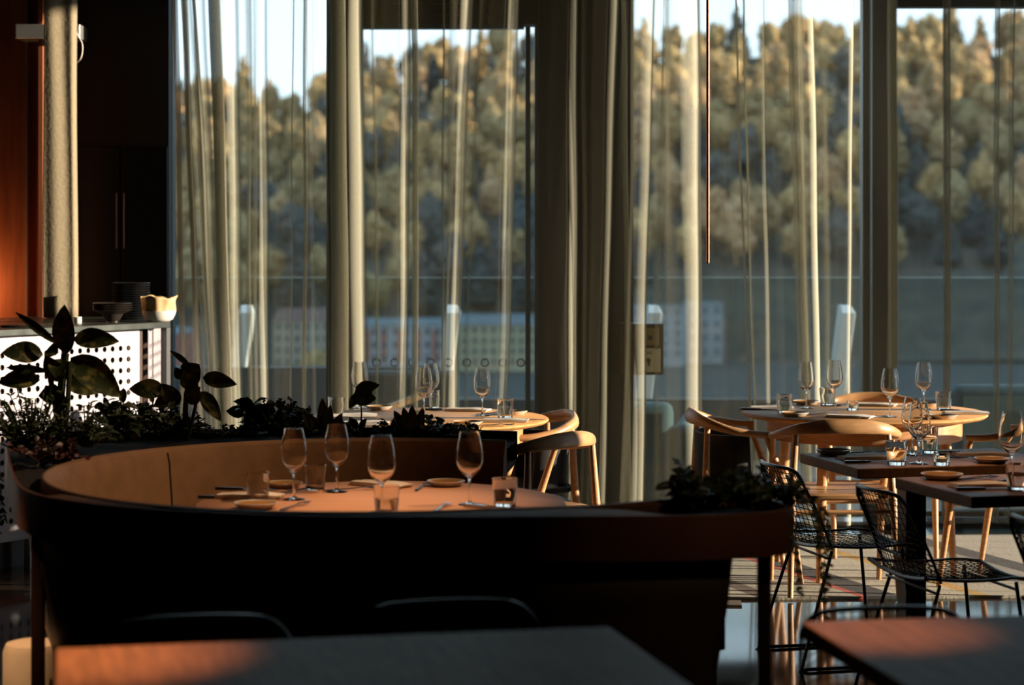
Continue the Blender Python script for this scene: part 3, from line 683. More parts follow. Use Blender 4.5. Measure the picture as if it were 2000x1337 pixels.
b = NB(); box(b, 5*K, 9*K, -.0055, -.004, 18*K, 27*K); obj('pictogram_stem', b, 'bronze_box', nt_, smooth=False)
dR = 9.0
t = thing('pendant_rod', 'thin copper rod pendant hanging from above in front of the curtains', 'pendant', (xat(1382.5, dR), dR, 0))
b = NB(); tube(b, [(0, 0, zat(512, dR)), (0, 0, ZC)], .0072, 14); obj('rod', b, 'copper', t)
b = NB(); tube(b, [(0, 0, zat(512, dR)-.006), (0, 0, zat(512, dR)+.001)], .006, 14); obj('end_cap', b, 'black', t)

# ------------------------------------------------------------------ floor rug
b = NB(); r0 = [(.66, 9.02), (3.6, 9.14), (3.6, 10.95), (.40, 10.9), (.40, 9.5)]
lo = [b.verts.new((*q, 0)) for q in r0]; hi = [b.verts.new((*q, .012)) for q in r0]
b.faces.new(lo); b.faces.new(hi)
for i in range(5): b.faces.new((lo[i], lo[(i+1) % 5], hi[(i+1) % 5], hi[i]))
tag(obj('rug', b, 'rug', smooth=False), 'woven rug of beige, grey and red stripes under the right round table', 'rug')
b = NB(); r0 = [(.15, 8.93), (.97, 8.86), (.98, 8.98), (.62, 9.0), (.36, 9.46)]
lo = [b.verts.new((*q, 0.0)) for q in r0]; hi = [b.verts.new((*q, .008)) for q in r0]
b.faces.new(lo); b.faces.new(hi)
for i in range(5): b.faces.new((lo[i], lo[(i+1) % 5], hi[(i+1) % 5], hi[i]))
tag(obj('mat', b, mat('brown_mat', (.12, .085, .05), .95, noise_amt=.2, nscale=40), smooth=False), 'plain brown mat poking out beside the booth shell', 'rug')

# ------------------------------------------------------------------ tables
def round_table(label, cx, cy, r=.566, top='oak_top', legs=True, rot=.6, foot=0):
    t = thing('round_table', label, 'table', (cx, cy, 0))
    b = NB(); lathe(b, [(0, .722), (r-.05, .722), (r-.012, .730), (r, .740), (r-.002, .746), (r-.007, .75), (0, .75)], 96); obj('tabletop', b, top, t)
    b = NB(); lathe(b, [(.45, .63), (.45, .722), (.425, .722), (.425, .63)], 64, closed=True); obj('apron', b, 'oak', t)
    if legs:
        for k in range(4):
            a = rot+k*PI/2; b = NB(); p = Vector((.40*math.cos(a), .40*math.sin(a), .722)); q = Vector((.45*math.cos(a), .45*math.sin(a), foot))
            tube(b, [q, q.lerp(p, .4), q.lerp(p, .8), p], [.014, .020, .027, .028], 14); obj('leg', b, 'oak', t)
    else:
        b = NB(); lathe(b, [(0, 0), (.28, 0), (.28, .012), (.06, .03), (.045, .06), (.045, .70), (.12, .722), (0, .722)], 40); obj('pedestal', b, 'black', t)
    return t
T1 = (-.40, 6.42); T2 = (-.40, 9.43); T3 = (1.637, 9.77)
round_table('round tan table set for four inside the curved booth', *T1, top='booth_top', legs=False)
round_table('round oak table behind the planted booth, sunlit place settings on it', *T2, rot=.35)
round_table('large round oak table by the window at the right, glasses on it', *T3, rot=.95, foot=.0125)
def square_table(label, corner, rz, wx, wy, top, name='dining_table', post=(.35, .3)):
    """corner = far left corner in plan; local x runs along the far edge, y towards the camera"""
    t = thing(name, label, 'table', (corner[0], corner[1], 0), rz)
    b = NB(); box(b, 0, wx, -wy, 0, .713, .75); obj('tabletop', b, top, t, smooth=False, bevel=.004)
    b = NB(); px_, py_ = post; box(b, px_-.04, px_+.04, -py_-.04, -py_+.04, .02, .713); obj('pedestal', b, 'black', t, smooth=False, bevel=.004)
    b = NB(); box(b, px_-.16, px_+.16, -py_-.15, -py_+.15, 0, .02); obj('base_plate', b, 'black', t, smooth=False, bevel=.004)
    return t
A0 = up(1562, 884.5); B0 = up(1748, 932); C0 = up(1565, 1213); D0_ = up(110, 1265)
square_table('square dark wood table nearest the right round table, set for two', A0, math.radians(14), .80, .545, 'walnut', post=(.33, .27))
square_table('square dark wood table at the right edge, set in front of another square table', B0, math.radians(15), .80, .55, 'walnut', post=(.45, .30))
square_table('bare wooden table at the lower right corner, nearest the camera', C0, math.radians(9), 1.15, .75, 'near_top')
square_table('bare wooden table across the bottom, in front of the dark booth shell', D0_, math.atan2(up(1190, 1222)[1]-D0_[1], up(1190, 1222)[0]-D0_[0]), 1.127, .75, 'near_top', post=(.55, .35))

# ------------------------------------------------------------------ oak chairs with horseshoe rail
def wood_chair(label, loc, rz, panel=False):
    t = thing('dining_chair', label, 'chair', (*loc, .0125 if loc[0] > .8 else 0), rz, 'oak chairs with curved rail')
    half = [(-.262, .02, .668), (-.272, -.06, .672), (-.258, -.17, .690), (-.19, -.265, .718), (-.09, -.305, .732)]
    pts = half+[(0, -.314, .735)]+[(-x, y, z) for x, y, z in half[::-1]]
    rr = [(.016, .015), (.019, .016), (.018, .018), (.016, .025), (.015, .032), (.015, .034)]; rr = rr+rr[:-1][::-1]
    P = cat(pts, 5); R_ = []
    for i in range(len(P)):
        f = i/5; k = min(int(f), len(rr)-2); u = f-k; R_.append((rr[k][0]*(1-u)+rr[k+1][0]*u, rr[k][1]*(1-u)+rr[k+1][1]*u))
    b = NB(); tube(b, P, R_, 14); obj('rail', b, 'oak', t)
    for s in (-1, 1):
        b = NB(); tube(b, [(s*.245, .16, 0), (s*.248, .10, .40), (s*.262, .0, .665)], [.012, .018, .013], 12); obj('leg', b, 'oak', t)
        b = NB(); tube(b, [(s*.235, -.32, 0), (s*.22, -.265, .42), (s*.20, -.255, .705)], [.012, .018, .013], 12); obj('leg', b, 'oak', t)
    b = NB(); pts = []
    for k in range(40):
        a = 2*PI*k/40; c_, s_ = math.cos(a), math.sin(a); pts.append((.25*math.copysign(abs(c_)**.55, c_), -.05+.235*math.copysign(abs(s_)**.55, s_)))
    rows = [[(x*f, (y+.05)*f-.05, z) for x, y in pts] for f, z in ((.05, .412), (.97, .412), (1, .42), (1, .432), (.96, .440), (.6, .434), (.05, .430))]
    strips(b, rows, closed=True); obj('seat', b, 'oak' if not panel else 'darkfabric', t)
    b = NB(); tube(b, [(-.235, -.262, .36), (.235, -.262, .36)], .010, 8); obj('stretcher', b, 'oak', t)
    b = NB(); tube(b, [(-.245, .10, .36), (.245, .10, .36)], .010, 8); obj('stretcher', b, 'oak', t)
    if panel:
        b = NB(); rows = []
        for z in (.44, .50, .58, .66):
            f = (z-.44)/.22; rows.append([(x*(.96+.0*f), y-.012*f, z) for x, y in [(-.25, -.06), (-.235, -.15), (-.17, -.225), (-.08, -.262), (0, -.27), (.08, -.262), (.17, -.225), (.235, -.15), (.25, -.06)]])
        strips(b, rows); obj('back_pad', b, 'darkfabric', t, solid=.02)
    return t
def facing(loc, target): return math.atan2(target[1]-loc[1], target[0]-loc[0])-PI/2
L = (1.125, 9.62); wood_chair('oak chair with dark back pad, left of the right round table', L, -PI/2+.03, True)
wood_chair('oak chair with its back to the camera at the right round table', (1.42, 9.335), .03)
L = (2.16, 9.42); wood_chair('oak chair at the right side of the right round table, near the frame edge', L, facing(L, T3))
wood_chair('oak chair behind the right round table, only its rail showing', (1.80, 10.28), PI)
L = (-.03, 9.58); wood_chair('oak chair tucked close at the right side of the round table behind the booth', L, facing(L, (T2[0], T2[1]+.05)), True)
L = (.01, 8.78); wood_chair('sunlit oak chair in front of the round table behind the booth, back to camera', L, math.atan2(.67, -.74)-PI/2)

# ------------------------------------------------------------------ black wire chairs
def wire_chair(label, loc, rz, sc=1):
    t = thing('wire_chair', label, 'chair', (*loc, 0), rz, 'black wire chairs', sc)
    def bk(u, v):
        wv = .225*(1-.10*v*v)*(1-.5*max(0, v-.86)/.14*0); y = -.17-.085*v-.02*v*v+.055*u*u; return Vector((wv*u, y, .435+.288*v-.05*(abs(u)**9)*v))
    def st(u, v):
        return Vector((.225*u*(1-.06*v), -.17+.41*v, .435+.018*u*u-.015*math.sin(PI*v)-.02*max(0, v-.8)/.2))
    for nm_, f, nu, nv in (('backrest', bk, 19, 15), ('seat', st, 19, 17)):
        b = NB()
        for i in range(nu):
            u = -1+2*i/(nu-1); e = i in (0, nu-1); tube(b, [f(u, k/8) for k in range(9)], .0052 if e else .0017, 6 if e else 4)
        for k in range(nv):
            v = k/(nv-1); e = k in (nv-1,) or (k == 0 and nm_ == 'seat'); tube(b, [f(math.copysign(1-(1-abs(-1+i/10))**1.6, i-10), v) for i in range(21)], .0072 if e else .0017, 6 if e else 4)
        obj(nm_, b, 'wire', t)
    for s in (-1, 1):
        b = NB(); tube(b, cat([(s*.19, .17, .425), (s*.215, .215, .02), (s*.215, .19, .008), (s*.215, -.2, .008), (s*.215, -.225, .02), (s*.185, -.10, .425)], 5), .0065, 8); obj('leg', b, 'wire', t)
    b = NB(); tube(b, [(-.20, .17, .40), (.20, .17, .40)], .005, 6); obj('cross_bar', b, 'wire', t); b = NB(); tube(b, [(-.19, -.12, .40), (.19, -.12, .40)], .005, 6); obj('cross_bar', b, 'wire', t)
    return t
q = math.radians(14)-PI/2
wire_chair('black wire chair at the left of the square table nearest the round one', (1.21, 7.80), q)
wire_chair('black wire chair beside the square table at the right edge, mesh seat showing', (1.45, 7.06), q)
wire_chair('black wire chair cut off by the right frame edge', (1.79, 6.28), q)
wire_chair('black wire chair behind the bare table in the lower right corner', (.88, 4.60), PI+.12, .97)
wire_chair('black wire chair in the dark behind the right half of the bottom table', (-.10, 4.56), PI+.2)
wire_chair('black wire chair in the dark behind the left half of the bottom table', (-.645, 4.36), PI+.2)

# ------------------------------------------------------------------ booth with planter collar
BC = (-.42, 6.40)
def arc(r, a0, a1, n): return [(BC[0]+r*math.cos(math.radians(a0+(a1-a0)*i/(n-1))), BC[1]+r*math.sin(math.radians(a0+(a1-a0)*i/(n-1)))) for i in range(n)]
inner = arc(.975, 66, 288, 60)+[(.05, 5.51), (.20, 5.555), (.386, 5.68), (.50, 5.76), (.58, 5.81)]
outer_k = [(0.02, 7.70), (-.54, 7.86), (-1.1, 7.78), (-1.5, 7.62), (-1.74, 7.34), (-1.685, 7.0), (-1.555, 6.5), (-1.43, 6.05), (-1.355, 5.86), (-1.25, 5.71), (-1.06, 5.545), (-.85, 5.44), (-.62, 5.37), (-.40, 5.34), (-.1, 5.335), (.2, 5.345), (.45, 5.36), (.60, 5.395), (.70, 5.45), (.745, 5.53), (.735, 5.63), (.69, 5.72), (.60, 5.80)]
def resample(P, n):
    P = [Vector((p[0], p[1], 0)) for p in P]; L_ = [0]
    for a, c in zip(P, P[1:]): L_.append(L_[-1]+(c-a).length)
    out = []
    for i in range(n):
        s = L_[-1]*i/(n-1); k = 0
        while k < len(P)-2 and L_[k+1] < s: k += 1
        f = (s-L_[k])/max(1e-9, L_[k+1]-L_[k]); out.append(P[k].lerp(P[k+1], f))
    return out
NP = 140
Ik = resample([(p.x, p.y) for p in cat([(x, y, 0) for x, y in inner], 2)], NP)
Ok = resample([(p.x, p.y) for p in cat([(x, y, 0) for x, y in outer_k], 6)], NP)
bt_ = thing('booth_sofa', 'large curved booth sofa with brown leather back and a planter collar', 'sofa', (0, 0, 0))
ZR, ZB = .85, .735
def at_(P, z): return [(p.x, p.y, z) for p in P]
def mix(P, Q, f): return [p.lerp(q_, f) for p, q_ in zip(P, Q)]
def toward(P, Q, dist): return [p+(q_-p)*min(.49, dist/max(1e-6, (q_-p).length)) for p, q_ in zip(P, Q)]
O1 = toward(Ok, Ik, .022); I1 = toward(Ik, Ok, .045)
O0 = toward(Ok, Ik, .006); 
def endcap(b, V):
    for k in (0, -1):
        try: b.faces.new([row[k] for row in V])
        except Exception: pass
b = NB(); V = strips(b, [at_(Ok, ZB), at_(Ok, ZR-.008), at_(O0, ZR), at_(O1, ZR), at_(O1, ZR-.05), at_(O1, ZB+.012), at_(Ok, ZB)]); 
# bottom of the trough
strips(b, [at_(O1, ZB+.012), at_(I1, ZB+.012)]); strips(b, [at_(Ok, ZB), at_(I1, ZB)])
obj('planter_collar', b, 'trough', bt_)
# back padding with rounded ledge, leather inside
I2 = toward(Ik, Ok, .02)
def inset(P, dist): return [Vector((BC[0], BC[1], 0))+(p-Vector((BC[0], BC[1], 0)))*(1-dist/max(.2, (p-Vector((BC[0], BC[1], 0))).length)) for p in P]
b = NB(); V = strips(b, [at_(I1, ZB), at_(I1, ZR-.006), at_(toward(Ik, Ok, .036), ZR+.003), at_(I2, ZR+.004), at_(Ik, ZR-.006), at_(inset(Ik, .012), ZR-.05), at_(inset(Ik, .03), .62), at_(inset(Ik, .05), .42), at_(toward(Ik, Ok, .02), .42), at_(I1, ZB)])
endcap(b, V); obj('backrest', b, 'leather', bt_)
ca_, sa_ = math.cos(math.radians(139)), math.sin(math.radians(139))
b = NB(); tube(b, [(BC[0]+r_s*ca_, BC[1]+r_s*sa_, z_s) for r_s, z_s in ((.972, ZR-.012), (.962, ZR-.05), (.944, .62), (.924, .45))], .0035, 6); obj('seam', b, 'shell', bt_)
# ledge / soil between the two rims
wide = [(q_-p).length for p, q_ in zip(O1, I1)]
led = [i for i in range(NP) if wide[i] < .10 and Ok[i].x < 0 or (i > NP//2 and Ok[i].x < .40 and Ok[i].y < 5.5)]
i0, i1 = led[0], led[-1]
b = NB(); strips(b, [at_(O1[i0-1:i1+2], ZR-.001), at_(mix(O1, I1, .5)[i0-1:i1+2], ZR+.004), at_(I1[i0-1:i1+2], ZR-.001)]); obj('ledge', b, 'leather', bt_)
for sl_ in (slice(0, i0+1), slice(i1, NP)):
    b = NB(); rows = []
    for f in (0, .2, .4, .6, .8, 1): rows.append([(p.x, p.y, ZR-.03+.012*noise.noise((p.x*14, p.y*14, 0))) for p in mix(O1, I1, f)[sl_]])
    strips(b, rows); obj('soil', b, 'soil', bt_)
# tapered outer shell
kend = max(i for i in range(NP) if Ok[i].x < .60 and i > NP//2 and Ok[i].y < 5.6)
def shell_in(P, d_): return toward(P, [Vector((BC[0], BC[1], 0))]*len(P), d_)
So = [Vector((BC[0]+(p.x-BC[0])*.5, BC[1]+(p.y-BC[1])*.5, 0)) for p in Ok]
def shellrow(frac, z, d_):
    r_ = []
    for i in range(kend+1):
        p = Ok[i] if wide[i] < .16 or Ok[i].y < 5.8 else I1[i]+(Ok[i]-I1[i]).normalized()*.08
        n_ = (Vector((BC[0], BC[1]+.1, 0))-p); n_ = n_.normalized()
        r_.append((p.x+n_.x*d_, p.y+n_.y*d_, z))
    return r_
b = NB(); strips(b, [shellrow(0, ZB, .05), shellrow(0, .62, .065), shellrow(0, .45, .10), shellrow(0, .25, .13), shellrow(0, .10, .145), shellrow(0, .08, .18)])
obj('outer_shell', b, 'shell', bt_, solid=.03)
b = NB(); SI = [p for p in arc(.94, 64, 300, 60)]; SJ = [p for p in arc(.60, 64, 300, 60)]
def a3(P, z): return [(x, y, z) for x, y in P]
V = strips(b, [a3(SI, .30), a3(SI, .44), a3(arc(.90, 64, 300, 60), .455), a3(arc(.64, 64, 300, 60), .455), a3(SJ, .44), a3(SJ, .30), a3(SI, .30)]); obj('seat', b, 'leather', bt_)
for px, d_, zt in ((1492, 5.50, ZB), (74.5, 5.92, ZB), (1387, 5.55, .45), (300, 7.7, ZB), (800, 7.75, ZB)):
    b = NB(); x = xat(px, d_); wv = .017; box(b, x-wv, x+wv, d_-wv, d_+wv, 0, zt); obj('leg', b, 'legsteel', bt_, smooth=False, bevel=.003)

# beige stool seen under the left end of the booth
b = NB(); sd = 6.05; lathe(b, [(0, 0), (.108, 0), (.112, .02), (.112, .42), (.10, .445), (.07, .452), (0, .455)], 40)
for v_ in b.verts: v_.co = (v_.co.x*.76, v_.co.y*.76, v_.co.z*.88)
tag(obj('stool', b, 'stool', loc=(xat(6, sd)+.086, sd, 0)), 'round beige stool on the floor below the left end of the booth', 'stool')

# ------------------------------------------------------------------ plants
def leaf(bm, base, tip, wid, nrm=(0, -1, .3), droop=.0, n=9, fold=.25, shape=1.0):
    a, c = Vector(base), Vector(tip); ax = c-a; Ln = ax.length; ax = ax.normalized(); nr = Vector(nrm); nr = (nr-ax*nr.dot(ax))
    if nr.length < 1e-4: nr = ax.orthogonal()
    nr.normalize(); sd_ = ax.cross(nr); rows = []
    for i in range(n+1):
        s = i/n; wv = wid*.5*(math.sin(PI*min(1, s**.85*1.0))**.8)*shape+.0008; m_ = a+ax*Ln*s-Vector((0, 0, 1))*droop*Ln*s*s+nr*.06*Ln*math.sin(PI*s)
        rows.append([m_-sd_*wv+nr*wv*fold, m_-sd_*wv*.5+nr*wv*fold*.3, m_, m_+sd_*wv*.5+nr*wv*fold*.3, m_+sd_*wv+nr*wv*fold])
    strips(bm, rows)
def pt(px, py, d): return Vector((xat(px, d), d, zat(py, d)))
def leafy(name, label, base, d, leaves, stems, lm='leaf_var', sm='stem', catg='plant'):
    """leaves: (base px, py, tip px, py, width m, depth shift base, tip)"""
    bx = pt(base[0], base[1], d); t = thing(name, label, catg, (bx.x, bx.y, bx.z))
    b = NB()
    for L_ in leaves:
        db, dt_ = (L_[5], L_[6]) if len(L_) > 5 else (0, -.03)
        rn = random.Random(L_[0]+L_[3]); leaf(b, pt(L_[0], L_[1], d+db)-bx, pt(L_[2], L_[3], d+dt_)-bx, L_[4]*1.28, (rn.uniform(-.3, .3), -1, rn.uniform(.1, .6)), .06)
    obj('foliage', b, lm, t)
    b = NB()
    for s_ in stems: tube(b, cat([pt(x_, y_, d)-bx for x_, y_ in s_[:-1]], 4), s_[-1], 7)
    obj('stem', b, sm, t); return t
leafy('dieffenbachia', 'tall variegated broad-leaved plant in the planter before the perforated counter', (122, 862), 7.05,
    [(130, 692, 126, 588, .062), (112, 672, 30, 603, .022, 0, .02), (143, 662, 233, 661, .055), (84, 692, 3, 684, .058, 0, -.06), (138, 698, 237, 768, .080, -.03, -.05), (78, 742, -4, 742, .058, 0, -.02),
     (95, 725, 12, 712, .02, .05, .1), (122, 745, 88, 690, .05, -.03, -.06), (128, 752, 205, 758, .05, .02, .04), (112, 690, 92, 680, .05, .02, .05), (120, 770, 75, 770, .05, .03, .0), (132, 740, 165, 712, .04, .05, .06), (118, 700, 110, 735, .05, -.04, -.08), (125, 800, 100, 745, .04, -.04, -.02)],
    [[(122, 865), (118, 800), (122, 740), (128, 690), .014], [(116, 860), (108, 790), (98, 735), .010], [(126, 860), (132, 790), (136, 705), .009], [(112, 690), (112, 672), .004]])
leafy('dieffenbachia', 'smaller variegated plant with drooping leaves left of the curtains', (365, 858), 7.55,
    [(372, 716, 332, 681, .016, 0, .02), (365, 740, 390, 708, .070, 0, -.04), (396, 737, 463, 746, .045, 0, -.05), (393, 764, 432, 818, .042), (322, 762, 252, 755, .055, 0, -.04), (350, 790, 316, 745, .05), (358, 740, 342, 715, .03), (352, 770, 300, 790, .05), (378, 760, 360, 720, .05, -.02, -.05), (372, 790, 385, 745, .05)],
    [[(365, 860), (362, 800), (368, 745), .010], [(368, 850), (380, 800), (388, 755), .007], [(360, 850), (345, 800), (325, 762), .006]])
def scatter_plant(name, label, px, py, d, rx, rz, n, ls, lw, lm, seed, up_=0.4, trail=0, ry=.12):
    """bushy plant: many small leaves on thin stems; px, py = where it roots"""
    rn = random.Random(seed); bx = pt(px, py, d); t = thing(name, label, 'plant', (bx.x, bx.y, bx.z)); b = NB(); bs = NB()
    for k in range(max(3, n//9)):
        a = rn.uniform(0, 2*PI); rr = math.sqrt(rn.random()); tx, ty, tz = rx*rr*math.cos(a), ry*rr*math.sin(a), rz*(.35+.65*rn.random())*(1-.45*rr*rr)
        st_ = cat([(tx*.2, ty*.2, 0), (tx*.6, ty*.6, tz*.6), (tx, ty, tz)], 3); tube(bs, st_, .0022, 4)
        for i in range(9):
            f = .3+.7*rn.random(); p = Vector((tx*f, ty*f, tz*f)); q_ = Vector((rn.uniform(-1, 1), rn.uniform(-1, 1), rn.uniform(-.3, 1)*up_+.1)).normalized()*ls*rn.uniform(.6, 1.2)
            leaf(b, p, p+q_, lw*rn.uniform(.7, 1.2), (rn.uniform(-1, 1), rn.uniform(-1, 0), 1), .15, 4)
    for k in range(trail):
        tx = rn.uniform(-rx, rx*1.1); ty = rn.uniform(-.1, .1); ln = rn.uniform(.14, .30); pts = [(tx, ty-.02, .0), (tx+.02, ty-.06, -.02), (tx+.03, ty-.07, -ln*.5), (tx+.03+rn.uniform(-.02, .02), ty-.06, -ln)]
        pp = cat(pts, 5); tube(bs, pp, .0013, 4)
        for p in pp[3:]:
            for s in (-1, 1): leaf(b, p, p+Vector((s*ls*rn.uniform(.15, .6), rn.uniform(-.6, .2)*ls, -ls*rn.uniform(.1, .7))), lw*.7, (rn.uniform(-.5, .5), -1, .4), .1, 4)
    obj('foliage', b, lm, t); obj('stem', bs, 'stem', t); return t
sp = scatter_plant
sp('fern', 'feathery fern at the left end of the planter, against the perforated metal', 62, 885, 6.95, .17, .25, 800, .036, .007, 'leaf_mid', 1, .8, 5)
sp('shrub', 'dark reddish ground plant low in the planter at the far left', 100, 905, 6.75, .13, .09, 260, .03, .018, 'leaf_red', 2, .6)
sp('shrub', 'dark upright shrub between the two variegated plants', 222, 862, 7.2, .10, .22, 120, .055, .028, 'leaf_dark', 3, 1)
sp('fern', 'drooping dark fern right of the tall variegated plant', 170, 872, 6.98, .09, .15, 260, .05, .008, 'leaf_dark', 4, .4)
sp('shrub', 'low dark bush filling the planter before the counter corner', 285, 855, 7.35, .12, .15, 320, .032, .02, 'leaf_dark', 5, .8)
sp('shrub', 'low dark bush under the smaller variegated plant', 345, 856, 7.6, .12, .12, 300, .03, .018, 'leaf_dark', 16, .8)
sp('ground_cover', 'thin dark ground cover between the drooping plant and the bushy shrub', 440, 852, 7.65, .14, .05, 260, .022, .012, 'leaf_dark', 6, .6)
sp('shrub', 'bushy small-leaved shrub in the planter behind the left wine glass', 553, 850, 7.65, .12, .165, 420, .028, .018, 'leaf_dark', 7, .8)
sp('shrub', 'broad dark leaf clump left of the bushy shrub', 505, 850, 7.7, .07, .14, 60, .075, .055, 'leaf_dark', 17, .9)
sp('ground_cover', 'low dark leaves in the planter around the pointed plants', 640, 852, 7.65, .14, .07, 300, .03, .02, 'leaf_dark', 8, .6)
sp('ground_cover', 'low round-leaved succulent left of the striped pointed plant', 762, 850, 7.6, .08, .075, 160, .022, .017, 'leaf_dark', 9, .6)
sp('ground_cover', 'round-leaved succulent right of the striped pointed plant', 848, 850, 7.55, .085, .08, 260, .022, .016, 'leaf_mid', 10, .6)
sp('ground_cover', 'small spiky green plant at the right end of the rear planter', 905, 852, 7.5, .07, .055, 260, .026, .009, 'leaf_mid', 11, .8)
def blade_plant(label, px, py, d, tips, seed):
    bx = pt(px, py, d); t = thing('snake_plant', label, 'plant', (bx.x, bx.y, bx.z)); b = NB(); e = NB()
    for (tx, ty, wv) in tips:
        tip = pt(tx, ty, d)-bx; base = Vector((tip.x*.25, random.uniform(-.02, .02), 0)); leaf(b, base, tip, wv, (.2, -1, .1), 0, 10, .3, 1.0)
        sd_ = Vector((1, 0, 0)); N = 10
        for s in (-1, 1):
            pts = [base.lerp(tip, i/N)+sd_*s*wv*.5*(math.sin(PI*min(1, (i/N)**.85))**.8)+Vector((0, -.004, 0)) for i in range(N+1)]; tube(e, pts, .0016, 4)
    obj('blades', b, 'leaf_dark', t); obj('blade_edges', e, 'leaf_edge', t); return t
blade_plant('pointed snake plant with pale leaf edges in the middle of the rear planter', 806, 852, 7.55, [(770, 801, .034), (788, 795, .036), (805, 791, .038), (826, 796, .036), (797, 812, .034)], 1)
blade_plant('dark pointed plant left of the curled leaf in the rear planter', 632, 852, 7.6, [(592, 798, .042), (630, 777, .044), (646, 790, .036), (668, 806, .036), (610, 812, .042)], 2)
leafy('anthurium', 'plant with one large curled dark leaf on a thin stem before the round table', (703, 850), 7.55,
    [(692, 768, 742, 748, .042, 0, -.05), (688, 775, 735, 775, .050, .02, 0), (705, 768, 682, 795, .03), (700, 780, 728, 760, .05), (698, 836, 682, 812, .02), (704, 840, 716, 815, .02)],
    [[(703, 852), (706, 810), (704, 772), .003], [(700, 852), (696, 835), .003]], lm='leaf_dark')
sp('shrub', 'dark spreading foliage at the left of the right-hand planter tip', 1352, 985, 5.62, .075, .105, 130, .05, .03, 'leaf_dark', 12, .7)
sp('shrub', 'reddish-leaved plant in the right-hand planter tip', 1392, 985, 5.66, .07, .06, 120, .03, .02, 'leaf_red', 13, .7)
sp('shrub', 'bushy green plant in the middle of the right-hand planter tip', 1462, 985, 5.62, .105, .10, 600, .026, .018, 'leaf_mid', 14, .7)
sp('trailing_plant', 'trailing plant hanging over the right end of the planter', 1545, 985, 5.60, .065, .075, 260, .022, .014, 'leaf_mid', 15, .6, 4)

# ------------------------------------------------------------------ place settings
ZT_ = .7506
def wine_bm():
    b = NB()
    o_ = [(0, 0), (.034, 0), (.0352, .0015), (.034, .0028), (.012, .006), (.0052, .012), (.0036, .03), (.0034, .06), (.0040, .076), (.0075, .083), (.019, .092), (.0325, .108), (.0398, .126), (.0412, .140), (.0400, .158), (.0362, .184), (.0308, .208), (.0284, .219)]
    i_ = [(.0274, .219), (.0298, .208), (.0351, .184), (.0389, .158), (.0401, .140), (.0387, .126), (.0313, .1095), (.0175, .095), (.006, .0895), (0, .0880)]
    lathe(b, o_+i_, 40); return b
def tumbler_bm(r=.039, h=.085, base=.012):
    b = NB(); lathe(b, [(0, 0), (r*.80, 0), (r*.84, .003), (r*.97, h*.75), (r, h), (r-.0022, h+.0006), (r-.003, h-.002), (r*.91, h*.55), (r*.80, base+.003), (r*.7, base), (0, base)], 36); return b
wine0 = obj('wine_glass', wine_bm(), 'glass'); tag(wine0, 'x', 'wine glass'); tum0 = obj('tumbler', tumbler_bm(), 'glass'); tag(tum0, 'x', 'tumbler')
tin0 = obj('tumbler', tumbler_bm(.034, .105, .01), 'glass'); tag(tin0, 'x', 'tumbler')
fresh = {wine0, tum0, tin0}
def put(proto, x, y, z, label, group, rz=0, sc=1):
    if proto in fresh: fresh.discard(proto); o = proto; o.location = (x, y, z); o.rotation_euler = (0, 0, rz); o.scale = (sc,)*3; o['label'] = label; o['group'] = group; return o
    return dup(proto, (x, y, z), rz, label, group, sc)
plate0 = thing('plate', 'x', 'plate')
b = NB(); r = .064; lathe(b, [(0, 0), (r*.7, 0), (r*.74, .002), (r*.97, .014), (r, .0165), (r*.985, .018), (r*.94, .0155)], 40); obj('plate_body', b, 'ceramic_rim', plate0)
b = NB(); lathe(b, [(r*.94, .0155), (r*.74, .0075), (r*.5, .006), (0, .006)], 40); obj('glazed_well', b, 'ceramic_amber', plate0)
nap0 = thing('napkin', 'x', 'napkin'); nap1 = thing('napkin', 'x', 'napkin')
def napkin_bm(L_=.20, W_=.085):
    b = NB(); rows = []
    for j in range(3):
        n = 10; top = [[(-L_/2+L_*i/n+.004*j, (-W_/2+W_*k/4)*(1-.03*j), .004*(j+1)+.002*math.sin(i*.9+j)*(i/n)+.0015*math.sin(k*1.3+i*.5)) for i in range(n+1)] for k in range(5)]
        bot = [[(x_, y_, max(.0002, z_-.0036)) for x_, y_, z_ in row] for row in top]
        A = strips(b, top); B = strips(b, bot)
        ed = lambda V: V[0]+[r_[-1] for r_ in V[1:]]+V[-1][::-1][1:]+[r_[0] for r_ in V[1:-1]][::-1]
        ea, eb = ed(A), ed(B)
        for i in range(len(ea)): b.faces.new((ea[i], ea[(i+1) % len(ea)], eb[(i+1) % len(ea)], eb[i]))
    return b
obj('folded_cloth', napkin_bm(), 'napkin', nap0); obj('folded_cloth', napkin_bm(), 'napkin_white', nap1)
def knife_bm(L_=.21):
    b = NB(); prof = [(-.5, .004, .0035), (-.48, .0075, .0045), (-.2, .007, .0045), (-.06, .0055, .0035), (-.04, .0095, .0012), (.3, .0100, .001), (.43, .0075, .0009), (.5, .001, .0007)]
    rows = [[(s*L_, -w_, .003-h), (s*L_, w_, .003-h), (s*L_, w_, .003+h), (s*L_, -w_, .003+h)] for s, w_, h in prof]
    V = strips(b, rows, closed=True); b.faces.new(V[0]); b.faces.new(V[-1])
    bmesh.ops.translate(b, verts=b.verts, vec=(0, 0, .0016)); return b
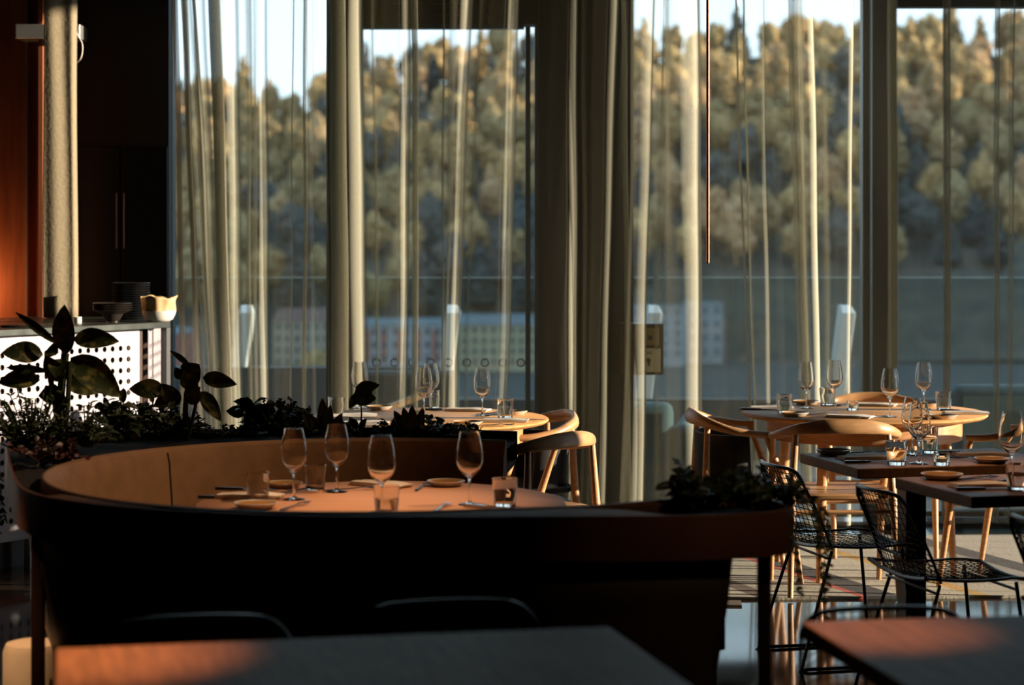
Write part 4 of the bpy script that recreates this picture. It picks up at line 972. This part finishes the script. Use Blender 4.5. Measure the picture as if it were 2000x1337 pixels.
def fork_bm(L_=.19):
    b = NB(); tube(b, [(-.5*L_, 0, .004), (-.3*L_, 0, .005), (0, 0, .006), (.2*L_, 0, .010)], [(.005, .002), (.0055, .002), (.003, .002), (.003, .002)], 8)
    rows = [[(s*L_, -w_, z), (s*L_, w_, z), (s*L_, w_, z+.002), (s*L_, -w_, z+.002)] for s, w_, z in ((.19, .003, .009), (.24, .010, .0075), (.30, .012, .006))]
    V = strips(b, rows, closed=True); b.faces.new(V[-1]); b.faces.new(V[0])
    for k in range(4):
        yy = -.0102+.0068*k; tube(b, [(.295*L_, yy, .0068), (.4*L_, yy, .006), (.5*L_, yy, .009)], [.0016, .0015, .0008], 6)
    return b
kn0 = obj('knife', knife_bm(), 'cutlery_dark'); tag(kn0, 'x', 'knife'); fk0 = obj('fork', fork_bm(), 'cutlery_dark'); tag(fk0, 'x', 'fork')
kn1 = obj('knife', knife_bm(), 'cutlery'); tag(kn1, 'x', 'knife'); fk1 = obj('fork', fork_bm(), 'cutlery'); tag(fk1, 'x', 'fork')
can0 = thing('candle_holder', 'x', 'candle holder')
b = NB(); lathe(b, [(0, 0), (.026, 0), (.028, .003), (.029, .048), (.0265, .048), (.0245, .014), (0, .012)], 32); obj('glass_cup', b, 'glass', can0)
b = NB(); lathe(b, [(0, .013), (.019, .013), (.019, .026), (.002, .027), (0, .027)], 20); obj('tealight', b, 'wax', can0)
fresh |= {plate0, nap0, nap1, kn0, fk0, kn1, fk1, can0}
used_lab = {}
def setting(tname, group, items, z=ZT_):
    for it in items:
        proto, px, py, lab = it[:4]; rz = math.radians(it[4]) if len(it) > 4 else 0; dz = it[5] if len(it) > 5 else 0
        x, y = up(px, py, z+dz); sc = it[6] if len(it) > 6 else 1
        put(proto, x, y, z+dz, lab, group, rz, sc)
NAP = .0145
setting('booth', 'place settings on the booth table', [
    (wine0, 574, 975, 'wine glass farthest left on the booth table', 0, 0, 1.0), (wine0, 658, 960, 'wine glass second from left on the booth table, behind the others', 0, 0, .98),
    (wine0, 745, 1000, 'wine glass in the middle of the booth table, behind a tumbler', 0, 0, 1.03), (wine0, 917, 985, 'wine glass farthest right on the booth table', 0, 0, 1.01),
    (tum0, 504, 974, 'squat tumbler farthest left on the booth table', 0, 0, .98), (tum0, 616, 955, 'tumbler between the two left wine glasses on the booth table', 0, 0, .92), (tum0, 755, 1005, 'tumbler close to the sofa ledge in the middle of the booth table'), (tum0, 986, 989, 'tumbler alone at the right side of the booth table', 0, 0, 1.0),
    (plate0, 499, 992, 'amber plate at the near left of the booth table', 0, 0, 1.02), (plate0, 555, 951, 'amber plate at the far left of the booth table, behind the wine glass', 0, 0, .95), (plate0, 871, 948, 'amber plate at the far right of the booth table', 0, 0, .98),
    (nap0, 485, 971, 'tan napkin under a knife at the left of the booth table', -4), (nap0, 742, 948, 'tan napkin at the far side of the booth table', -35),
    (kn0, 452, 973, 'dark knife lying beside the left tumbler on the booth table', -3), (kn0, 482, 957, 'dark knife at the far left of the booth table', -10), (kn1, 968, 993, 'shiny knife under the right tumbler on the booth table', -25),
    (fk0, 576, 990, 'dark fork beside the near left plate on the booth table', 70), (fk0, 590, 958, 'dark fork beside the far left plate on the booth table', 55), (fk0, 688, 957, 'dark fork beside the second wine glass on the booth table', 20), (fk0, 825, 952, 'dark fork left of the far right plate on the booth table', 80), (fk1, 862, 993, 'fork lying near the ledge at the middle right of the booth table', 78)])
setting('rear', 'place settings on the table behind the booth', [
    (wine0, 703, 797, 'wine glass standing behind the curled leaf on the rear table'), (wine0, 828, 812, 'near one of the two overlapping wine glasses on the rear table'), (wine0, 842, 800, 'far one of the two overlapping wine glasses on the rear table'), (wine0, 942, 812, 'wine glass at the right side of the rear table'),
    (tum0, 657, 812, 'tumbler at the left edge of the rear table'), (tum0, 987, 816, 'tumbler at the right of the rear table'), (tin0, 849, 797, 'slim tumbler behind the pair of wine glasses on the rear table', 0, 0, .8), (can0, 818, 818, 'low glass candle holder in front of the paired wine glasses'),
    (plate0, 742, 799, 'plate at the far left of the rear table', 0, 0, .95), (plate0, 1003, 809, 'plate at the right edge of the rear table'), (plate0, 914, 830, 'plate at the near side of the rear table', 0, 0, 1.0),
    (nap1, 690, 812, 'white napkin at the left of the rear table beside the tumbler', 5), (nap1, 912, 802, 'white napkin at the far side of the rear table', -15), (nap1, 984, 823, 'white napkin at the right of the rear table in front of the tumbler', -5), (nap1, 712, 828, 'white napkin at the near left of the rear table', 2),
    (kn0, 1020, 820, 'dark knife at the right edge of the rear table', -15), (kn0, 868, 800, 'dark knife behind the far napkin of the rear table', 4), (fk0, 962, 808, 'dark fork between wine glass and tumbler on the rear table', 40), (fk1, 690, 822, 'bright fork beside the left napkin of the rear table', 55), (fk1, 962, 832, 'fork beside the near plate of the rear table', 10)])
setting('window', 'place settings on the round table by the window', [
    (wine0, 1575, 797, 'wine glass farthest left on the round table by the window'), (wine0, 1630, 792, 'wine glass second from left on the window table, before the white post'), (wine0, 1738, 814, 'wine glass nearest the camera on the window table, before the dark post'), (wine0, 1804, 798, 'wine glass farthest right on the window table'),
    (tum0, 1532, 806, 'tumbler at the left of the window table'), (tum0, 1616, 792, 'tumbler beside the second wine glass on the window table'), (tum0, 1843, 800, 'tumbler at the right of the window table'), (can0, 1665, 801, 'glass candle holder in the middle of the window table', 0, 0, .95),
    (plate0, 1553, 812, 'plate at the near left of the window table'), (plate0, 1842, 817, 'plate at the near right of the window table'), (plate0, 1575, 789, 'plate at the far left of the window table'), (plate0, 1812, 793, 'plate at the far right of the window table', 0, 0, .9),
    (nap1, 1505, 798, 'white napkin with a knife at the left edge of the window table', -3), (nap1, 1658, 815, 'white napkin at the near side of the window table', -25), (nap1, 1706, 792, 'white napkin at the far side of the window table', -20), (nap1, 1884, 808, 'white napkin at the right edge of the window table', -4),
    (kn0, 1490, 800, 'dark knife on the left napkin of the window table', -6), (kn1, 1707, 815, 'shiny knife in front of the near wine glass on the window table', 40), (fk1, 1600, 810, 'bright fork beside the near left plate of the window table', 25), (fk0, 1512, 790, 'dark fork at the far left of the window table', 2), (kn0, 1880, 803, 'dark knife at the right edge of the window table', -25), (fk0, 1641, 792, 'dark fork behind the candle holder on the window table', 0)])
setting('squareA', 'place settings on the square table next to the window table', [
    (wine0, 1782, 888, 'far one of the paired wine glasses on the square table', 0, 0, .98), (wine0, 1795, 905, 'near one of the paired wine glasses on the square table'),
    (tum0, 1751, 907, 'tumbler left of the paired wine glasses on the square table'), (tin0, 1816, 884, 'tall tumbler right of the paired wine glasses on the square table', 0, 0, .93), (can0, 1839, 908, 'low glass candle holder on the square table', 0, 0, .98),
    (plate0, 1628, 887, 'plate at the far left corner of the square table', 0, 0, 1.02), (plate0, 1937, 903, 'plate at the right of the square table', 0, 0, 1.0),
    (nap0, 1690, 896, 'tan napkin at the left of the square table', 12), (nap0, 1912, 889, 'tan napkin at the far right of the square table', 8),
    (kn0, 1705, 903, 'dark knife in front of the left napkin on the square table', 8), (kn0, 1880, 884, 'dark knife behind the candle holder on the square table', 0), (fk0, 1684, 886, 'dark fork beside the corner plate of the square table', 15), (fk0, 1872, 897, 'dark fork right of the candle holder on the square table', -35), (fk0, 1888, 896, 'dark fork beside the right plate of the square table', -38)])
setting('squareB', 'place settings on the square table at the right edge', [
    (wine0, 1976, 938, 'large wine glass at the right frame edge', 0, 0, 1.05), (tum0, 1988, 957, 'tumbler at the right frame edge', 0, 0, 1.0),
    (plate0, 1840, 935, 'plate on the square table at the right edge', 0, 0, 1.1), (nap0, 1915, 950, 'tan napkin on the square table at the right edge', 10), (kn0, 1930, 956, 'dark knife in front of the napkin at the right edge', 6), (fk0, 1897, 936, 'dark fork beside the plate at the right edge', 30), (fk0, 1908, 937, 'second dark fork beside the plate at the right edge', 32)])
